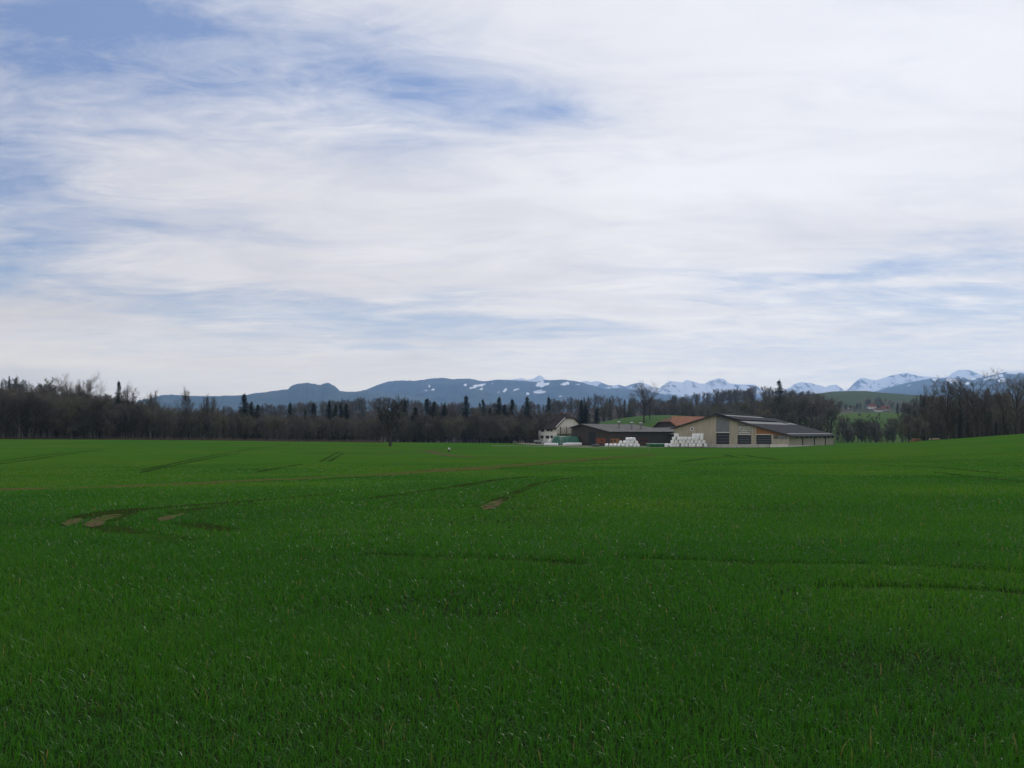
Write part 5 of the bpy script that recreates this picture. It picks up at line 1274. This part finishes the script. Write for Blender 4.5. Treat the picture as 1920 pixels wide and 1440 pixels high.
# green wrapped bales between the stacks
for k in range(6):
    px = 1215.5 + k * 6.2; d = 316; x = (px - CX) / F * d
    put('green_bale', GREENB, (x, d, P(px, 837.4, d).z), 'green wrapped bale in the row between the two white stacks', 'bale', 'green bales between the white stacks', 0, rb.uniform(0, 6), .93)
g0, g1 = P(1211, 830.8, 317.2), P(1251, 831.0, 317.2)
t = prism('pale_plank', [g0 - g0, g1 - g0, g1 - g0 + Vector((0, .6, 0)), Vector((0, .6, 0))], Vector((0, 0, .12)), M['white_block'], None, Vector((0, 0, 0))); t.location = (g0.x, g0.y - .3, P(1215, 837.4, 316).z + 1.12 * .93 + .01); tag(t, 'long pale plank lying on the row of green bales', 'plank')

# silage heap under green tarp
def silage():
    d0 = 347; nx, ny = 60, 26; v = []; z0 = P(1060, 835, d0).z
    xa, xb = P(1031, 830, d0).x, P(1093, 830, d0).x; ht = P(1060, 817.6, d0).z - z0
    for j in range(ny):
        for i in range(nx):
            a = i / (nx - 1); b = j / (ny - 1); x = xa + (xb - xa) * a; y = d0 - 2.2 + 9 * b
            px = 1031 + 62 * a
            side = min(1, a / .17, (1 - a) / .16); side = side * side * (3 - 2 * side)
            fr = min(1, b / .30, (1 - b) / .25); fr = fr ** .8
            if 1041 < px < 1060: fr = min(1, b / (.30))
            h = ht * side * fr * (1 - .05 * a) + .14 * (mnoise.noise(Vector((x * .9, y * .9, 2))) + .5 * mnoise.noise(Vector((x * 2.2, y * 2.2, 5)))) * side
            tongue = max(0, 1 - abs(px - 1049.5) / 9.0)
            yy_ = y - 1.9 * tongue * (1 - b) ** 2
            v.append((x, yy_, max(0, h)))
    f = [(j * nx + i, j * nx + i + 1, (j + 1) * nx + i + 1, (j + 1) * nx + i) for j in range(ny - 1) for i in range(nx - 1)]
    xm = (xa + xb) / 2; v = [(x - xm, y - d0, z) for x, y, z in v]
    # closed underneath
    n = len(v); v += [(x, y, -.6) for x, y, z in v[:nx]] + [(x, y, -.6) for x, y, z in v[-nx:]]
    f += [(i, n + i, n + i + 1, i + 1) for i in range(nx - 1)] + [((ny - 1) * nx + i, (ny - 1) * nx + i + 1, n + nx + i + 1, n + nx + i) for i in range(nx - 1)]
    me = bpy.data.meshes.new('silage_heap'); me.from_pydata(v, [], f); me.update()
    for p in me.polygons: p.use_smooth = True
    o = link('silage_heap', me, M['tarp'], None, (xm, d0, z0)); tag(o, 'long silage heap under a dark green tarp beside the shed', 'silage heap')
    bag = lathe('sandbag', [(-.45, .12), (-.40, .26), (-.2, .33), (.1, .35), (.32, .28), (.45, .10)], 10, .05, 4); bag.materials.append(M['wrap'])
    rg = random.Random(8)
    for px in [1021.5, 1024, 1026.5, 1029, 1031.5, 1034, 1036.5, 1039, 1041.5, 1045, 1057, 1059.5, 1062, 1064.5, 1067, 1069.5, 1072, 1074.5, 1077, 1079.5, 1082, 1084.5, 1087, 1089.5]:
        d = 343.2; py = 834.8 if px < 1062 else 833.8; p = P(px, py, d)
        ob = put('sandbag', bag, (p.x, d, p.z + .30), 'white sandbag in the row %s of the tarp' % ('at the left foot' if px < 1050 else 'along the right foot'), 'sandbag', 'white sandbags along the green tarp', 0, 0, 1.0)
        ob.rotation_euler = (rg.uniform(-.2, .2), rg.uniform(-.2, .2), rg.uniform(0, 3)); ob.scale = (1.05, 1.05, 1.25)
    p = P(1030.5, 826, 344); ob = put('white_bag', bag, (p.x, 344, p.z), 'tall white bag leaning on the left end of the green tarp', 'bag', None); ob.rotation_euler = (0, .5, 0); ob.scale = (1.2, 1.2, 2.0)
silage()

# ------------------------------------------------------------------ small things
def small_things():
    # walker
    g = gpt(842, 849.2, 100); H = 1.62
    t = thing('person', g, 'person in a white top and dark trousers walking in the field', 'person', None, .5)
    def skin(name, verts, edges, rad, m, par, root=0):
        me = bpy.data.meshes.new(name); me.from_pydata(verts, edges, []); o = link(name, me, m, par)
        md = o.modifiers.new('skin', 'SKIN'); 
        for i, r in enumerate(rad): me.skin_vertices[0].data[i].radius = (r, r) if not isinstance(r, tuple) else r
        me.skin_vertices[0].data[root].use_root = True
        ss = o.modifiers.new('sub', 'SUBSURF'); ss.levels = 1; ss.render_levels = 1
        return o
    sk = mat('skin', (.45, .28, .2), .6); wh = mat('white_jacket', (.72, .74, .70), .8, .1, 4); dk = mat('dark_trousers', (.014, .015, .018), .8); hr = mat('dark_hair', (.02, .016, .013), .7)
    V = [(0, 0, .84), (0, 0, 1.05), (0, 0, 1.30), (0, .01, 1.38), (0, -.01, 1.46), (0, -.01, 1.55), (.19, 0, 1.30), (.27, .05, 1.04), (.25, -.04, .82), (-.19, 0, 1.30), (-.27, -.03, 1.04), (-.24, -.12, .83), (.09, 0, .80), (.11, -.10, .44), (.11, -.02, .06), (.11, -.16, .03), (-.09, 0, .80), (-.10, .10, .44), (-.10, .24, .10), (-.10, .12, .04)]
    E = [(0, 1), (1, 2), (2, 3), (3, 4), (4, 5), (2, 6), (6, 7), (7, 8), (2, 9), (9, 10), (10, 11), (0, 12), (12, 13), (13, 14), (14, 15), (0, 16), (16, 17), (17, 18), (18, 19)]
    Rr = [.13, .13, .14, .055, .085, .08, .06, .045, .035, .06, .045, .035, .085, .06, .045, .035, .085, .06, .045, .035]
    skin('body', V, E, Rr, sk, t)
    skin('jacket', [V[i] for i in (0, 1, 2, 6, 7, 8, 9, 10, 11)], [(0, 1), (1, 2), (2, 3), (3, 4), (4, 5), (2, 6), (6, 7), (7, 8)], [.18, .17, .18, .085, .07, .055, .085, .07, .055], wh, t, 1)
    skin('trousers', [V[i] for i in (0, 12, 13, 14, 16, 17, 18)], [(0, 1), (1, 2), (2, 3), (0, 4), (4, 5), (5, 6)], [.16, .11, .085, .065, .11, .085, .065], dk, t, 0)
    skin('hair', [(0, .02, 1.50), (0, .02, 1.60)], [(0, 1)], [.10, .085], hr, t, 0)
    # marker stake in the field and posts by the lane
    def stake(px, b, tp, r, label, m=M['white'], name='marker_stake'):
        q = gpt(px, b, 60); h = P(px, tp, q.y).z - q.z
        me = lathe(name, [(-.2, r), (h * .92, r), (h, r * .7)], 8); o = link(name, me, m, None, q); tag(o, label, 'stake')
        c = lathe('cap', [(h + .001, r * 1.5), (h + .05, r * 1.5), (h + .08, r * .5)], 8); link('cap', c, M['white'], o)
    stake(1217.3, 850, 836, .035, 'thin pale marker stake at the end of the brown strip', M['pale_wood'])
    stake(963, 823.5, 820, .10, 'short pale post near the orchard end', M['pale_wood'], 'post')
    stake(992.5, 825, 822.3, .10, 'short white post beside the farm lane', M['white'], 'post')
    # white trough
    q = gpt(970, 823.6, 60); me = box_mesh('trough', (-.9, -.5, 0), (.9, .5, .8)); t2 = thing('water_trough', q, 'small white water trough near the orchard', 'trough'); link('tank', me, M['white'], t2); link('rim', box_mesh('rim', (-.96, -.56, .8), (.96, .56, .88)), M['concrete'], t2)
    # trailer at the farmhouse
    d = 372; p = P(1010, 829.6, d); t3 = thing('farm_trailer', (p.x, d, surf(p.x, d)), 'grey farm trailer parked at the left end of the farmhouse', 'trailer', None, .15)
    bx = box_mesh('bed', (-1.9, -1, .75), (1.5, 1, 1.0)); link('bed', bx, M['metal'], t3)
    for nm, lo, hi in (('side_board', (-1.9, -1, 1.0), (1.5, -.94, 1.7)), ('side_board', (-1.9, .94, 1.0), (1.5, 1, 1.7)), ('tailgate', (-1.9, -.94, 1.0), (-1.84, .94, 1.7)), ('headboard', (1.44, -.94, 1.0), (1.5, .94, 1.8)), ('drawbar', (1.5, -.08, .6), (2.9, .08, .75))): link(nm, box_mesh(nm, lo, hi), M['metal'], t3)
    for sx in (-.9, .5):
        for sy in (-1, .82):
            w = lathe('wheel', [(0, .30), (.02, .36), (.16, .36), (.18, .30)], 16); ob = link('wheel', w, M['tyre'], t3); ob.rotation_euler = (-math.pi / 2, 0, 0); ob.location = (sx, sy, .37)
    # plough lying before the shed
    q = P(1117, 837.6, 330); t4 = thing('field_roller', (q.x, 330, surf(q.x, 330)), 'dark field roller left on the yard before the shed gable', 'machine', None, .1)
    rl = lathe('drum', [(-1.3, .40), (-1.28, .46), (1.28, .46), (1.3, .40)], 16); ob = link('drum', rl, M['door'], t4); ob.rotation_euler = (0, math.pi / 2, 0); ob.location = (0, 0, .46)
    for lo, hi in (((-1.5, -.5, .40), (-1.4, .5, .55)), ((1.4, -.5, .40), (1.5, .5, .55)), ((-1.5, -.62, .42), (1.5, -.5, .56)), ((-.07, -1.6, .42), (.07, -.62, .54))): link('frame', box_mesh('frame', lo, hi), M['metal'], t4)
    # log piles at the wood on the right
    lg = lathe('log', [(-1.5, .20), (-1.49, .23), (1.49, .22), (1.5, .19)], 10)
    for px0, m, label, cols, d, py in ((1716, M['log'], 'orange cut log on the pile at the right hand wood', 5, 268, 822.8), (1753, M['logpale'], 'pale cut log on the small pile right of the orange one', 5, 266, 822.2)):
        me = lg.copy(); me.materials.append(m); q = gpt(px0, py, 60); d = q.y
        for lay in range(2 if m is M['log'] else 1):
            for k in range(cols - 2 * lay):
                x = q.x + (k - (cols - 2 * lay - 1) / 2) * .48; z = surf(x, d) + .22 + lay * .40
                ob = put('log', me, (x, d + rb.uniform(-.2, .2), z), label, 'log', 'logs piled at the right hand wood', math.pi / 2, rb.uniform(-.2, .2))
    # hedge by the house
    for px, top in ((1001, 813), (1007, 816), (996, 818)):
        tree_px('shrub', SHRUB[px % 3], px, top, 386, ['rust brown shrub at the farmhouse corner', 'rust brown shrub nearest the trailer', 'low rust brown shrub by the lane'][(1001, 1007, 996).index(px)], cat='shrub', wx=1.2, crown_mat=twig_red)
small_things()
print('blades', NBLADES, 'left trees', n_left, 'objects', len(SC.objects))
